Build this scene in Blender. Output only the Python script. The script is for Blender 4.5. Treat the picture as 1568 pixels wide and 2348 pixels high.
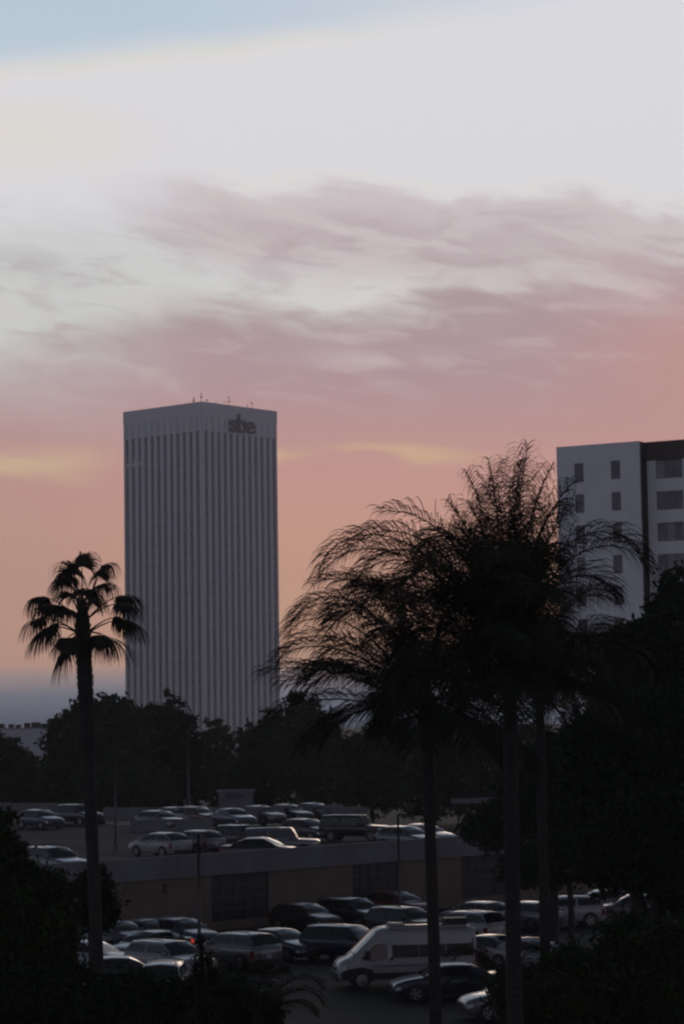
import bpy, math, random
import numpy as np
from mathutils import Vector, Matrix, Euler

R = math.radians
scene = bpy.context.scene
for o in list(bpy.data.objects):
    bpy.data.objects.remove(o, do_unlink=True)
C = scene.collection

# ------------------------------------------------------------------ camera
CAM_H = 11.6
FPX = 5400.0                     # focal length in units of a 1568 x 2348 picture
PITCH = math.atan((1640 - 1174) / FPX)
ROLL = R(-0.86)
cam_d = bpy.data.cameras.new('camera')
cam = bpy.data.objects.new('camera', cam_d); C.objects.link(cam)
cam_d.sensor_fit = 'VERTICAL'; cam_d.sensor_height = 36.0
cam_d.lens = 36.0 * FPX / 2348.0
cam_d.clip_start = 0.5; cam_d.clip_end = 20000
cam_rot = Matrix.Rotation(R(90) + PITCH, 3, 'X') @ Matrix.Rotation(ROLL, 3, 'Z')
cam.location = (0, 0, CAM_H)
cam.rotation_euler = cam_rot.to_euler()
scene.camera = cam

def s2l(c):
    c = c / 255.0
    return c / 12.92 if c <= 0.04045 else ((c + 0.055) / 1.055) ** 2.4
def srgb(r, g, b): return (s2l(r), s2l(g), s2l(b), 1.0)

# ------------------------------------------------------------------ world: dusk sky with cloud bank
SUN_AZ, SUN_EL = R(5.0), R(7.0)          # azimuth to the right of the view axis
world = bpy.data.worlds.new('World'); scene.world = world; world.use_nodes = True
wn, wl = world.node_tree.nodes, world.node_tree.links
wn.clear()
class X:
    def __init__(self, s): self.s = s
    def __add__(a, b): return mth('ADD', a, b)
    __radd__ = __add__
    def __sub__(a, b): return mth('SUBTRACT', a, b)
    def __rsub__(a, b): return mth('SUBTRACT', b, a)
    def __mul__(a, b): return mth('MULTIPLY', a, b)
    __rmul__ = __mul__
def put(sock, v):
    if isinstance(v, X): wl.new(v.s, sock)
    else: sock.default_value = v
def mth(op, a, b=0.0):
    n = wn.new('ShaderNodeMath'); n.operation = op
    put(n.inputs[0], a); put(n.inputs[1], b); return X(n.outputs[0])
def sstep(lo, hi, x):
    n = wn.new('ShaderNodeMapRange'); n.interpolation_type = 'SMOOTHSTEP'
    put(n.inputs['Value'], x)
    if lo < hi:
        n.inputs['From Min'].default_value = lo; n.inputs['From Max'].default_value = hi
        n.inputs['To Min'].default_value = 0; n.inputs['To Max'].default_value = 1
    else:
        n.inputs['From Min'].default_value = hi; n.inputs['From Max'].default_value = lo
        n.inputs['To Min'].default_value = 1; n.inputs['To Max'].default_value = 0
    return X(n.outputs['Result'])
def bump(c, w, x): return sstep(c - w, c, x) * sstep(c + w, c, x)
def cmix(f, a, b):
    n = wn.new('ShaderNodeMix'); n.data_type = 'RGBA'; n.clamp_factor = True
    put(n.inputs[0], f); put(n.inputs[6], a); put(n.inputs[7], b); return X(n.outputs[2])
def cscale(c, f):
    n = wn.new('ShaderNodeVectorMath'); n.operation = 'SCALE'
    put(n.inputs[0], c); put(n.inputs['Scale'], f); return X(n.outputs[0])
def cadd(a, b):
    n = wn.new('ShaderNodeVectorMath'); n.operation = 'ADD'
    put(n.inputs[0], a); put(n.inputs[1], b); return X(n.outputs[0])
def vec(x, y, z):
    n = wn.new('ShaderNodeCombineXYZ')
    for i, v in enumerate((x, y, z)): put(n.inputs[i], v)
    return X(n.outputs[0])
def noise(v, scale, detail=5, rough=0.5, dist=0.0):
    n = wn.new('ShaderNodeTexNoise'); n.noise_dimensions = '3D'
    put(n.inputs['Vector'], v); n.inputs['Scale'].default_value = scale
    n.inputs['Detail'].default_value = detail; n.inputs['Roughness'].default_value = rough
    n.inputs['Distortion'].default_value = dist
    return X(n.outputs[0])
def ramp(x, stops):
    n = wn.new('ShaderNodeValToRGB'); e = n.color_ramp.elements
    lo, hi = stops[0][0], stops[-1][0]
    n.color_ramp.interpolation = 'LINEAR'
    while len(e) < len(stops): e.new(0.5)
    for i, (p, c) in enumerate(stops):
        e[i].position = (p - lo) / (hi - lo)
    for i, (p, c) in enumerate(stops):
        e[i].color = srgb(*c)
    put(n.inputs[0], (x - lo) * (1.0 / (hi - lo)))
    return X(n.outputs[0])
tc = wn.new('ShaderNodeTexCoord')
sx = wn.new('ShaderNodeSeparateXYZ'); wl.new(tc.outputs['Generated'], sx.inputs[0])
dx, dy, dz = X(sx.outputs[0]), X(sx.outputs[1]), X(sx.outputs[2])
u = mth('ARCTAN2', dx, dy) * 5.4          # azimuth, elevation in units that suit this long lens
v = mth('ARCSINE', dz) * 5.4
uc = mth('MINIMUM', mth('MAXIMUM', u, -1.6), 1.6)
w1 = noise(vec(u * 0.9, v * 2.0 + u * 0.35, 3.1), 1.7, 4, 0.5)
w2 = noise(vec(u * 0.9, v * 3.0 + u * 0.45, 9.7), 2.6, 5, 0.52, 0.5)
w3 = noise(vec(u * 0.8, v * 3.6 + u * 0.7, 17.3), 4.2, 6, 0.55, 0.8)
warp = (w1 - 0.5) * 0.20 + (w2 - 0.5) * 0.15 + (w3 - 0.5) * 0.05
def curve(x, pts):
    n = wn.new('ShaderNodeValToRGB'); e = n.color_ramp.elements; n.color_ramp.interpolation = 'B_SPLINE' if len(pts) > 3 else 'LINEAR'
    lo, hi = pts[0][0], pts[-1][0]
    while len(e) < len(pts): e.new(0.5)
    for k, (p, c) in enumerate(pts): e[k].position = (p - lo) / (hi - lo)
    for k, (p, c) in enumerate(pts): e[k].color = (c - 0.6, c - 0.6, c - 0.6, 1)
    put(n.inputs[0], (x - lo) * (1.0 / (hi - lo)))
    return X(n.outputs[0]) + 0.6
w4 = noise(vec(u * 0.7, v * 2.4 + u * 0.25, 41.0), 8.0, 6, 0.55, 0.7)
warp = (w1 - 0.5) * 0.10 + (w2 - 0.5) * 0.12 + (w3 - 0.5) * 0.08 + (w4 - 0.5) * 0.05
vw = v + warp * sstep(0.25, 0.75, v)
# luminous bank, then the low sunset gradient
bank = cmix(sstep(0.1, -0.7, u) * sstep(1.22, 1.0, vw), srgb(220, 219, 224), srgb(202, 204, 202))
bank = cmix(sstep(1.12, 0.96, vw), bank, cmix(sstep(0.2, -0.6, u), srgb(217, 214, 212), srgb(207, 208, 206)))
low = ramp(v + warp * 0.08, [
    (-0.05, (70, 76, 95)), (0.0, (82, 88, 107)), (0.055, (113, 115, 129)), (0.095, (160, 141, 140)),
    (0.125, (197, 155, 134)), (0.20, (212, 162, 133)), (0.40, (212, 160, 138)),
    (0.56, (204, 154, 145)), (0.66, (192, 151, 149)), (0.76, (182, 151, 154)), (0.90, (176, 155, 160)), (1.1, (180, 160, 163))])
# lower pink mass
topL = curve(u, [(-1.6, 0.80), (-0.80, 0.85), (-0.50, 0.93), (-0.23, 0.955), (-0.03, 0.885), (0.16, 0.945), (0.42, 1.00), (0.80, 1.055), (1.6, 1.08)])
mL = sstep(0.045, -0.055, vw - topL)
softL = sstep(-0.25, -0.75, u + (w2 - 0.5) * 0.3)
mL = mL * (1.0 - softL * sstep(0.55, 0.92, vw + (w3 - 0.5) * 0.12) * 0.62)
base = cmix(mL, bank, low)
# pale rifts inside the mass
rift = bump(0.825, 0.05, vw + 0.05 * uc) * bump(0.12, 0.34, u + (w1 - 0.5) * 0.3) * sstep(0.42, 0.62, w2)
base = cmix(rift * 0.7, base, srgb(206, 190, 189))
# upper pink band under the bank
topU = curve(u, [(-1.6, 1.26), (-0.42, 1.255), (-0.30, 1.24), (-0.20, 1.195), (0.05, 1.205), (0.22, 1.175), (0.55, 1.18), (0.72, 1.13), (1.6, 1.02)])
botU = curve(u, [(-1.6, 1.10), (-0.45, 1.08), (-0.2, 1.04), (0.25, 0.985), (0.5, 0.96), (1.6, 0.90)])
mU = sstep(0.022, -0.028, vw - topU) * sstep(-0.06, 0.05, vw - botU) * sstep(-0.55, -0.22, u + (w2 - 0.5) * 0.5)
colU = cmix(sstep(0.0, -0.13, vw - topU), srgb(206, 195, 198), srgb(190, 174, 178))
colU = cmix(sstep(0.45, 0.62, w3), colU, srgb(203, 192, 193))
base = cmix(mU * 0.95, base, colU)
lU = bump(1.07, 0.13, vw) * sstep(-0.15, -0.55, u) * sstep(0.46, 0.60, w2)
base = cmix(lU * 0.45, base, srgb(188, 186, 187))
rim = bump(0.015, 0.03, vw - topU) * sstep(-0.4, -0.2, u)
base = cmix(rim * 0.5, base, srgb(226, 219, 214))
lwarm = sstep(-0.20, -0.75, u) * bump(1.32, 0.14, v + (w2 - 0.5) * 0.1)
base = cmix(lwarm * 0.7, base, srgb(223, 217, 208))
# soft streaks
wisps = sstep(0.50, 0.70, w4) * sstep(0.62, 0.85, v) * sstep(1.20, 1.08, v)
base = cmix(wisps * 0.34, base, srgb(208, 197, 194))
dk = sstep(0.50, 0.34, w4) * sstep(0.62, 0.85, v) * sstep(1.20, 1.08, v)
base = cmix(dk * 0.30, base, srgb(170, 148, 154))
# salmon on the right, mauve on the left
base = cmix(sstep(-0.2, -0.8, u) * sstep(0.85, 0.6, v) * sstep(0.08, 0.2, v) * 0.35, base, srgb(176, 143, 140))
base = cmix(sstep(0.3, 0.9, u) * bump(0.80, 0.28, v + (w2 - 0.5) * 0.2) * 0.75, base, srgb(200, 150, 143))
# yellow streaks low in the sky
y1 = bump(0.575, 0.045, v + 0.05 * uc + (w2 - 0.5) * 0.16) * sstep(0.36, 0.52, noise(vec(u, v * 4.0, 2.0), 3.2, 4)) * sstep(0.45, 0.1, mth('ABSOLUTE', u - 0.02))
base = cmix(y1 * 0.85, base, srgb(214, 180, 144))
y2 = bump(0.160, 0.022, v + (w3 - 0.5) * 0.03) * sstep(-0.35, -0.12, u) * sstep(0.42, 0.6, noise(vec(u, v * 9.0, 5.0), 2.0, 3))
base = cmix(y2 * 0.6, base, srgb(206, 160, 112))
y3 = bump(0.585, 0.06, v + (w2 - 0.5) * 0.16) * sstep(-0.45, -0.7, u)
base = cmix(y3 * 0.8, base, srgb(212, 184, 150))
# thin dark lines in the horizon layer
# clear blue above the bank
bl = v - (1.545 + 0.10 * uc) + (w2 - 0.5) * 0.05 + (w1 - 0.5) * 0.04
blue = ramp(v, [(1.4, (193, 206, 218)), (1.75, (182, 198, 214)), (2.6, (160, 180, 206)), (5.0, (120, 146, 182)), (8.5, (96, 122, 162))])
edge = bump(0.0, 0.05, bl + 0.005) * sstep(0.5, -0.3, u)
base = cmix(edge * 0.7, base, srgb(224, 219, 209))
bm = sstep(-0.035, 0.055, bl) * (0.30 + 0.70 * sstep(0.75, -0.55, u))
cover = noise(vec(dx * 1.0, dy * 1.0, dz * 2.2), 2.4, 6, 0.55)
bm = mth('MAXIMUM', bm, sstep(2.2, 3.4, v))
bm = bm * (1.0 - sstep(2.0, 3.2, v) * sstep(0.48, 0.62, cover) * 0.5)
col = cmix(bm, base, blue)
# away from the set sun the evening sky is dimmer and bluer
sdir = (math.sin(SUN_AZ) * math.cos(SUN_EL), math.cos(SUN_AZ) * math.cos(SUN_EL), math.sin(SUN_EL))
cosang = dx * sdir[0] + dy * sdir[1] + dz * sdir[2]
F = sstep(0.68, 0.95, cosang)
sky = wn.new('ShaderNodeTexSky'); sky.sky_type = 'NISHITA'; sky.sun_disc = False
sky.sun_elevation = R(2.5); sky.sun_rotation = SUN_AZ
sky.air_density = 1.0; sky.dust_density = 1.5; sky.ozone_density = 2.0
dimc = cscale(cmix(0.70, col, srgb(125, 133, 162)), 1.15 - 1.02 * sstep(0.02, 0.50, dz))
col = cmix(F, dimc, col)
col = cadd(col, cscale(X(sky.outputs[0]), 0.004 * (1.0 - F)))
bg = wn.new('ShaderNodeBackground'); put(bg.inputs[0], col); bg.inputs[1].default_value = 1.05
wo = wn.new('ShaderNodeOutputWorld'); wl.new(bg.outputs[0], wo.inputs[0])
world.cycles.sampling_method = 'MANUAL'; world.cycles.sample_map_resolution = 1024

# ------------------------------------------------------------------ sun: veiled, low behind the scene
sl = bpy.data.lights.new('sun', 'SUN'); sl.energy = 0.15; sl.angle = R(14); sl.color = (1.0, 0.78, 0.6)
so = bpy.data.objects.new('sun', sl); C.objects.link(so)
so.rotation_euler = Vector((-sdir[0], -sdir[1], -sdir[2])).to_track_quat('-Z', 'Y').to_euler()
so.location = (60, 300, 120)

vs = scene.view_settings
scene.display_settings.display_device = 'sRGB'
vs.view_transform = 'Standard'; vs.look = 'None'; vs.exposure = 0.0; vs.gamma = 1.0; vs.use_curve_mapping = False
cy = scene.cycles
cy.use_denoising = True
try: cy.denoiser = 'OPENIMAGEDENOISE'
except Exception: pass
cy.max_bounces = 8; cy.diffuse_bounces = 3; cy.glossy_bounces = 4; cy.transmission_bounces = 4
cy.transparent_max_bounces = 16; cy.volume_bounces = 1
cy.filter_width = 2.3
cy.sample_clamp_indirect = 6

# ------------------------------------------------------------------ helpers
def ray(px, py):
    d = cam_rot @ Vector(((px - 784) / FPX, (1174 - py) / FPX, -1.0))
    return d
def at(px, py, z=0.0):
    d = ray(px, py); t = (z - CAM_H) / d.z
    return Vector((d.x * t, d.y * t, z))
def atd(px, py, Y):
    d = ray(px, py); t = Y / d.y
    return Vector((d.x * t, Y, CAM_H + d.z * t))

def material(name, col, rough=0.7, metal=0.0, var=0.0, vscale=3.0, bump_s=0.0, bscale=20.0, coat=0.0, spec=0.5, emit=None, stretch=None):
    m = bpy.data.materials.new(name); m.use_nodes = True
    nt = m.node_tree; b = nt.nodes['Principled BSDF']
    b.inputs['Roughness'].default_value = rough; b.inputs['Metallic'].default_value = metal
    b.inputs['Coat Weight'].default_value = coat; b.inputs['Coat Roughness'].default_value = 0.04
    b.inputs['Specular IOR Level'].default_value = spec
    c4 = (col[0], col[1], col[2], 1)
    b.inputs['Base Color'].default_value = c4
    tcn = nt.nodes.new('ShaderNodeTexCoord')
    vsock = tcn.outputs['Object']
    if stretch:
        mp = nt.nodes.new('ShaderNodeMapping'); mp.inputs['Scale'].default_value = stretch
        nt.links.new(vsock, mp.inputs[0]); vsock = mp.outputs[0]
    if var > 0:
        n = nt.nodes.new('ShaderNodeTexNoise'); n.inputs['Scale'].default_value = vscale
        n.inputs['Detail'].default_value = 6; n.inputs['Roughness'].default_value = 0.6
        nt.links.new(vsock, n.inputs['Vector'])
        r = nt.nodes.new('ShaderNodeValToRGB')
        r.color_ramp.elements[0].position = 0.28; r.color_ramp.elements[1].position = 0.72
        r.color_ramp.elements[0].color = tuple(x * (1 - var) for x in col[:3]) + (1,)
        r.color_ramp.elements[1].color = tuple(min(1, x * (1 + var)) for x in col[:3]) + (1,)
        nt.links.new(n.outputs[0], r.inputs[0]); nt.links.new(r.outputs[0], b.inputs['Base Color'])
    if bump_s > 0:
        n2 = nt.nodes.new('ShaderNodeTexNoise'); n2.inputs['Scale'].default_value = bscale; n2.inputs['Detail'].default_value = 4
        nt.links.new(vsock, n2.inputs['Vector'])
        bp = nt.nodes.new('ShaderNodeBump'); bp.inputs['Strength'].default_value = bump_s; bp.inputs['Distance'].default_value = 0.05
        nt.links.new(n2.outputs[0], bp.inputs['Height']); nt.links.new(bp.outputs[0], b.inputs['Normal'])
    if emit:
        b.inputs['Emission Color'].default_value = emit[0] + (1,); b.inputs['Emission Strength'].default_value = emit[1]
    return m
M = {}
def mk(key, *a, **k): M[key] = material(key, *a, **k)
mk('soil', (0.045, 0.04, 0.032), 0.95, var=0.4, vscale=0.05, bump_s=0.5, bscale=2)
mk('asphalt', (0.030, 0.030, 0.032), 0.9, var=0.35, vscale=0.25, bump_s=0.35, bscale=8, spec=0.12)
mk('line_paint', (0.13, 0.13, 0.125), 0.8, var=0.35, vscale=3)
mk('concrete', (0.175, 0.178, 0.195), 0.85, var=0.26, vscale=0.35, bump_s=0.2, bscale=4, spec=0.2)
mk('deck', (0.085, 0.083, 0.085), 0.95, var=0.3, vscale=0.15, bump_s=0.3, bscale=4, spec=0.06)
mk('stucco', (0.17, 0.135, 0.11), 0.9, var=0.2, vscale=0.6, bump_s=0.3, bscale=10, spec=0.2)
mk('tower_white', (0.72, 0.71, 0.72), 0.75, var=0.05, vscale=0.3, stretch=(1, 1, 0.08))
mk('tower_glass', (0.26, 0.23, 0.23), 0.5, var=0.3, vscale=0.25, spec=0.5)
mk('glint_glow', (0.4, 0.38, 0.35), 0.6, var=0.2, emit=((1.0, 0.85, 0.75), 0.09))  # reflection in the tower glass given as a faint glow, no lamp
mk('sign_dark', (0.16, 0.13, 0.13), 0.6, var=0.1)
mk('apt_white', (0.86, 0.86, 0.86), 0.85, var=0.06, vscale=0.4, bump_s=0.1, bscale=6)
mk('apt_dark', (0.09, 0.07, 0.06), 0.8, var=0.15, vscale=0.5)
mk('apt_glass', (0.09, 0.10, 0.12), 0.12, var=0.5, vscale=0.6, spec=0.5)
mk('garage_glass', (0.02, 0.024, 0.036), 0.35, var=0.4, vscale=1.0, spec=0.4)
mk('garage_frame', (0.05, 0.05, 0.055), 0.6, var=0.1)
mk('curtain', (0.35, 0.34, 0.33), 0.9, var=0.2, vscale=2, stretch=(6, 6, 0.5))
mk('frame_grey', (0.28, 0.28, 0.29), 0.5, var=0.1)
mk('far_wall', (0.55, 0.56, 0.60), 0.9, var=0.08, vscale=0.2)
mk('dark_metal', (0.03, 0.03, 0.033), 0.5, metal=0.4, var=0.2, vscale=2)
mk('pole', (0.07, 0.07, 0.075), 0.45, metal=0.5, var=0.25, vscale=1.5)
mk('bark', (0.035, 0.030, 0.026), 0.95, var=0.4, vscale=3, bump_s=0.8, bscale=9, stretch=(1, 1, 0.3))
mk('palm_bark', (0.034, 0.030, 0.027), 0.95, var=0.35, vscale=2.5, bump_s=0.7, bscale=6, stretch=(0.6, 0.6, 5))
mk('leaf', (0.028, 0.044, 0.018), 0.65, var=0.4, vscale=0.9, spec=0.1)
mk('leaf_b', (0.036, 0.050, 0.021), 0.65, var=0.4, vscale=0.9, spec=0.1)
mk('leaf_dark', (0.022, 0.034, 0.018), 0.7, var=0.4, vscale=0.8, spec=0.08)
mk('palm_leaf', (0.026, 0.030, 0.018), 0.7, var=0.35, vscale=1.5, spec=0.12)
mk('frond_dead', (0.10, 0.075, 0.045), 0.85, var=0.35, vscale=1.5)
mk('glass_car', (0.012, 0.014, 0.016), 0.05, spec=0.5, var=0.1)
mk('van_glass', (0.008, 0.008, 0.01), 0.2, spec=0.25, var=0.1)
mk('tyre', (0.018, 0.018, 0.018), 0.85, var=0.15, vscale=8)
mk('rim', (0.30, 0.30, 0.31), 0.35, metal=0.8, var=0.1, vscale=6)
mk('trim', (0.014, 0.014, 0.015), 0.6, var=0.15, vscale=5)
mk('headlamp', (0.55, 0.56, 0.58), 0.12, var=0.1, vscale=9, coat=0.6)
mk('tail_red', (0.16, 0.008, 0.008), 0.2, var=0.1, vscale=9, coat=0.5)
mk('tail_lit', (0.5, 0.02, 0.01), 0.3, var=0.1, emit=((1.0, 0.06, 0.03), 0.55))
mk('marker_lit', (0.5, 0.15, 0.02), 0.3, var=0.1, emit=((1.0, 0.30, 0.08), 0.7))
mk('plate', (0.5, 0.5, 0.5), 0.5, var=0.1)
PAINT = {'white': (0.32, 0.32, 0.33), 'silver': (0.17, 0.175, 0.185), 'grey': (0.14, 0.145, 0.15), 'black': (0.012, 0.012, 0.014),
         'navy': (0.018, 0.024, 0.045), 'blue': (0.05, 0.07, 0.12), 'red': (0.13, 0.03, 0.025), 'charcoal': (0.035, 0.036, 0.04)}
for k, c in PAINT.items():
    mk('paint_' + k, c, 0.32, metal=(0.35 if k in ('silver', 'grey') else 0.0), var=0.08, vscale=1.2, coat=0.5)

class MB:
    def __init__(s): s.v = []; s.f = []
    def add(s, vs, fs):
        b = len(s.v); s.v += [tuple(x) for x in vs]; s.f += [tuple(i + b for i in f) for f in fs]; return s
    def box(s, lo, hi, mat=None):
        x0, y0, z0 = lo; x1, y1, z1 = hi
        p = [(x0, y0, z0), (x1, y0, z0), (x1, y1, z0), (x0, y1, z0), (x0, y0, z1), (x1, y0, z1), (x1, y1, z1), (x0, y1, z1)]
        if mat is not None: p = [mat @ Vector(q) for q in p]
        return s.add(p, [(0, 3, 2, 1), (4, 5, 6, 7), (0, 1, 5, 4), (1, 2, 6, 5), (2, 3, 7, 6), (3, 0, 4, 7)])
    def tube(s, pts, rad, n=8, caps=True):
        pts = [Vector(p) for p in pts]; b = len(s.v); ref = None
        for i, p in enumerate(pts):
            t = (pts[min(i + 1, len(pts) - 1)] - pts[max(i - 1, 0)]).normalized()
            if ref is None: ref = Vector((1, 0, 0)) if abs(t.x) < 0.8 else Vector((0, 1, 0))
            a = t.cross(ref).normalized(); c = t.cross(a).normalized(); ref = -c if False else ref
            r = rad[i] if hasattr(rad, '__len__') else rad
            for k in range(n):
                an = 2 * math.pi * k / n
                s.v.append(tuple(p + a * (r * math.cos(an)) + c * (r * math.sin(an))))
        for i in range(len(pts) - 1):
            for k in range(n):
                k2 = (k + 1) % n
                s.f.append((b + i * n + k, b + i * n + k2, b + (i + 1) * n + k2, b + (i + 1) * n + k))
        if caps:
            s.f.append(tuple(b + k for k in range(n))); s.f.append(tuple(b + (len(pts) - 1) * n + n - 1 - k for k in range(n)))
        return s
    def prism(s, poly, z0, z1):
        n = len(poly); p = [(x, y, z0) for x, y in poly] + [(x, y, z1) for x, y in poly]
        return s.add(p, [tuple(range(n - 1, -1, -1)), tuple(range(n, 2 * n))] + [(i, (i + 1) % n, n + (i + 1) % n, n + i) for i in range(n)])
    def mesh(s, name, mat, inv=None, smooth=False):
        me = bpy.data.meshes.new(name)
        v = s.v if inv is None else [tuple(inv @ Vector(p)) for p in s.v]
        me.from_pydata(v, [], s.f); me.update()
        if mat: me.materials.append(M[mat] if isinstance(mat, str) else mat)
        if smooth: me.polygons.foreach_set('use_smooth', [True] * len(me.polygons))
        return me
    def build(s, name, mat, parent=None, smooth=False):
        inv = None
        if parent is not None: inv = root_matrix(parent).inverted()
        return link(name, s.mesh(name, mat, inv, smooth), parent)
def root_matrix(o):
    m = Matrix.LocRotScale(o.location, o.rotation_euler, o.scale)
    return root_matrix(o.parent) @ m if o.parent else m
def link(name, me, parent=None):
    o = bpy.data.objects.new(name, me); C.objects.link(o)
    if parent is not None: o.parent = parent
    return o
def tag(o, label, cat, group=None):
    o['label'] = label; o['category'] = cat
    if group: o['group'] = group
    return o
def empty(name, loc, rz=0.0):
    o = bpy.data.objects.new(name, None); C.objects.link(o); o.location = loc; o.rotation_euler = (0, 0, rz)
    o.empty_display_size = 0.3; return o
def struct(o): o['kind'] = 'structure'; return o
def npmesh(name, verts, faces, mat):
    """verts (n,3), faces (m,4) arrays"""
    me = bpy.data.meshes.new(name)
    n, m, k = len(verts), len(faces), faces.shape[1]
    me.vertices.add(n); me.vertices.foreach_set('co', np.ascontiguousarray(verts, dtype=np.float32).ravel())
    me.loops.add(m * k); me.loops.foreach_set('vertex_index', np.ascontiguousarray(faces, dtype=np.int32).ravel())
    me.polygons.add(m); me.polygons.foreach_set('loop_start', np.arange(0, m * k, k, dtype=np.int32))
    me.update(calc_edges=True); me.materials.append(M[mat]); return me

# ------------------------------------------------------------------ ground
g = MB().add([(-4000, -300, -0.02), (4000, -300, -0.02), (4000, 2200, -0.02), (-4000, 2200, -0.02)], [(0, 1, 2, 3)]).build('ground', 'soil'); struct(g)
lotp = MB().add([(-70, 82, 0.0), (32, 82, 0.0), (32, 200, 0.0), (-70, 200, 0.0)], [(0, 1, 2, 3)])
lot = struct(lotp.build('parking_lot', 'asphalt'))

# ------------------------------------------------------------------ parking garage
K = 0.96; AA = math.atan(K)
GA = Vector((math.cos(AA), math.sin(AA), 0)); GN = Vector((-math.sin(AA), math.cos(AA), 0)); GO = Vector((0, 137, 0))
gar = empty('parking_garage', GO, AA)
tag(gar, 'low concrete parking garage with cars on its open roof deck', 'garage')
def G(s, n, z): return GO + GA * s + GN * n + Vector((0, 0, z))
GM = Matrix.Translation(GO) @ Matrix.Rotation(AA, 4, 'Z')
SL, SR, DZ = -36.0, 24.0, 3.1
bays = [(-10.3, -6.1), (0.4, 4.2), (9.5, 13.5), (-24.0, -20.0)]
bays.sort()
edges = [SL] + [e for b in bays for e in b] + [SR]
m = MB()
for i in range(0, len(edges), 2):
    m.box((edges[i], 0, 0), (edges[i + 1], 0.3, 3.0), GM)
for a, b in bays: m.box((a, 0, 0), (b, 0.3, 0.45), GM)
m.build('wall', 'stucco', gar)
MB().box((SL, -0.14, 3.0), (SR, 0.16, 4.2), GM).build('parapet', 'concrete', gar)
for k_ in range(9):
    MB().box((SL + 4 + k_ * 6.4, -0.143, 3.0), (SL + 4.03 + k_ * 6.4, -0.139, 4.2), GM).build('joint', 'garage_frame', gar)
MB().box((SL, 0.16, 2.8), (SR, 64, DZ), GM).build('roof_deck', 'deck', gar)
MB().box((SR - 0.3, 0.3, 0), (SR, 62, 2.8), GM).build('end_wall', 'stucco', gar)
MB().box((-13.7, -0.03, 2.2), (-13.45, 0.02, 2.75), GM).build('vent_slot', 'dark_metal', gar)
for a, b in bays:
    w = empty('garage_window', (0, 0, 0)); w.parent = gar
    nc, nr = 5, 4; z0, z1 = 0.45, 2.98
    fr = MB(); pw = (b - a) / nc; ph = (z1 - z0) / nr; t = 0.045
    for i in range(nc + 1): fr.box((a + i * pw - t, 0.06, z0), (a + i * pw + t, 0.16, z1), GM)
    for j in range(nr + 1): fr.box((a + t, 0.07, z0 + j * ph - t), (b - t, 0.15, z0 + j * ph + t), GM)
    f = fr.build('window_frame', 'garage_frame', gar)
    for i in range(nc):
        for j in range(nr):
            tilt = 0.01 * ((i * 7 + j * 3) % 5 - 2)
            MB().box((a + i * pw + t, 0.10 + tilt * 0.5, z0 + j * ph + t), (a + (i + 1) * pw - t, 0.12 + tilt * 0.5, z0 + (j + 1) * ph - t), GM).build('pane', 'garage_glass', f)
    bpy.data.objects.remove(w)
def lowwall(pts, name, thick=0.2):
    """pts: world points (x,y,zbottom,ztop)"""
    m = MB()
    for (p, q) in zip(pts[:-1], pts[1:]):
        a = Vector(p[:2]); b = Vector(q[:2]); n = (b - a).normalized(); n = Vector((-n.y, n.x)) * thick
        vsn = [(a.x, a.y, p[2]), (b.x, b.y, q[2]), (b.x + n.x, b.y + n.y, q[2]), (a.x + n.x, a.y + n.y, p[2]),
               (a.x, a.y, p[3]), (b.x, b.y, q[3]), (b.x + n.x, b.y + n.y, q[3]), (a.x + n.x, a.y + n.y, p[3])]
        m.add(vsn, [(0, 3, 2, 1), (4, 5, 6, 7), (0, 1, 5, 4), (1, 2, 6, 5), (2, 3, 7, 6), (3, 0, 4, 7)])
    return m.build(name, 'concrete', gar)
def dk(px, py, zt): p = at(px, py, DZ); return (p.x, p.y, DZ + 0.004, zt)
lowwall([dk(300, 1908, 4.0), dk(486, 1904, 4.0)], 'ramp_wall')
lowwall([dk(570, 1892, 4.45), dk(690, 1885, 4.4), dk(786, 1880, 4.35)], 'ramp_wall')
def rw(px, py, z=4.25): p = at(px, py, z); return (p.x, p.y, DZ + 0.004, z)
lowwall([rw(-60, 1841), rw(195, 1841)], 'rear_parapet')
lowwall([rw(236, 1852), rw(480, 1851), rw(660, 1850), rw(840, 1851)], 'rear_parapet')
lowwall([rw(1035, 1831, 3.6), rw(1130, 1829, 3.6)], 'rear_parapet')
bx = at(800, 1881, DZ)
MB().box((bx.x - 0.55, bx.y - 0.5, DZ + 0.004), (bx.x + 0.5, bx.y + 0.3, DZ + 1.0)).build('utility_box', 'dark_metal', gar)

# painted stall lines on the lot
lm = None
for i, s in enumerate(np.arange(-22, 14, 2.7)):
    a = MB()
    for n0, n1 in ((-5.2, -0.4), (-17.0, -12.2), (-22.0, -17.2)):
        p = [G(s - 0.05, n0, 0.004), G(s + 0.05, n0, 0.004), G(s + 0.05, n1, 0.004), G(s - 0.05, n1, 0.004)]
        a.add(p, [(0, 1, 2, 3)])
    a.build('stall_line', 'line_paint', lot)

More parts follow.
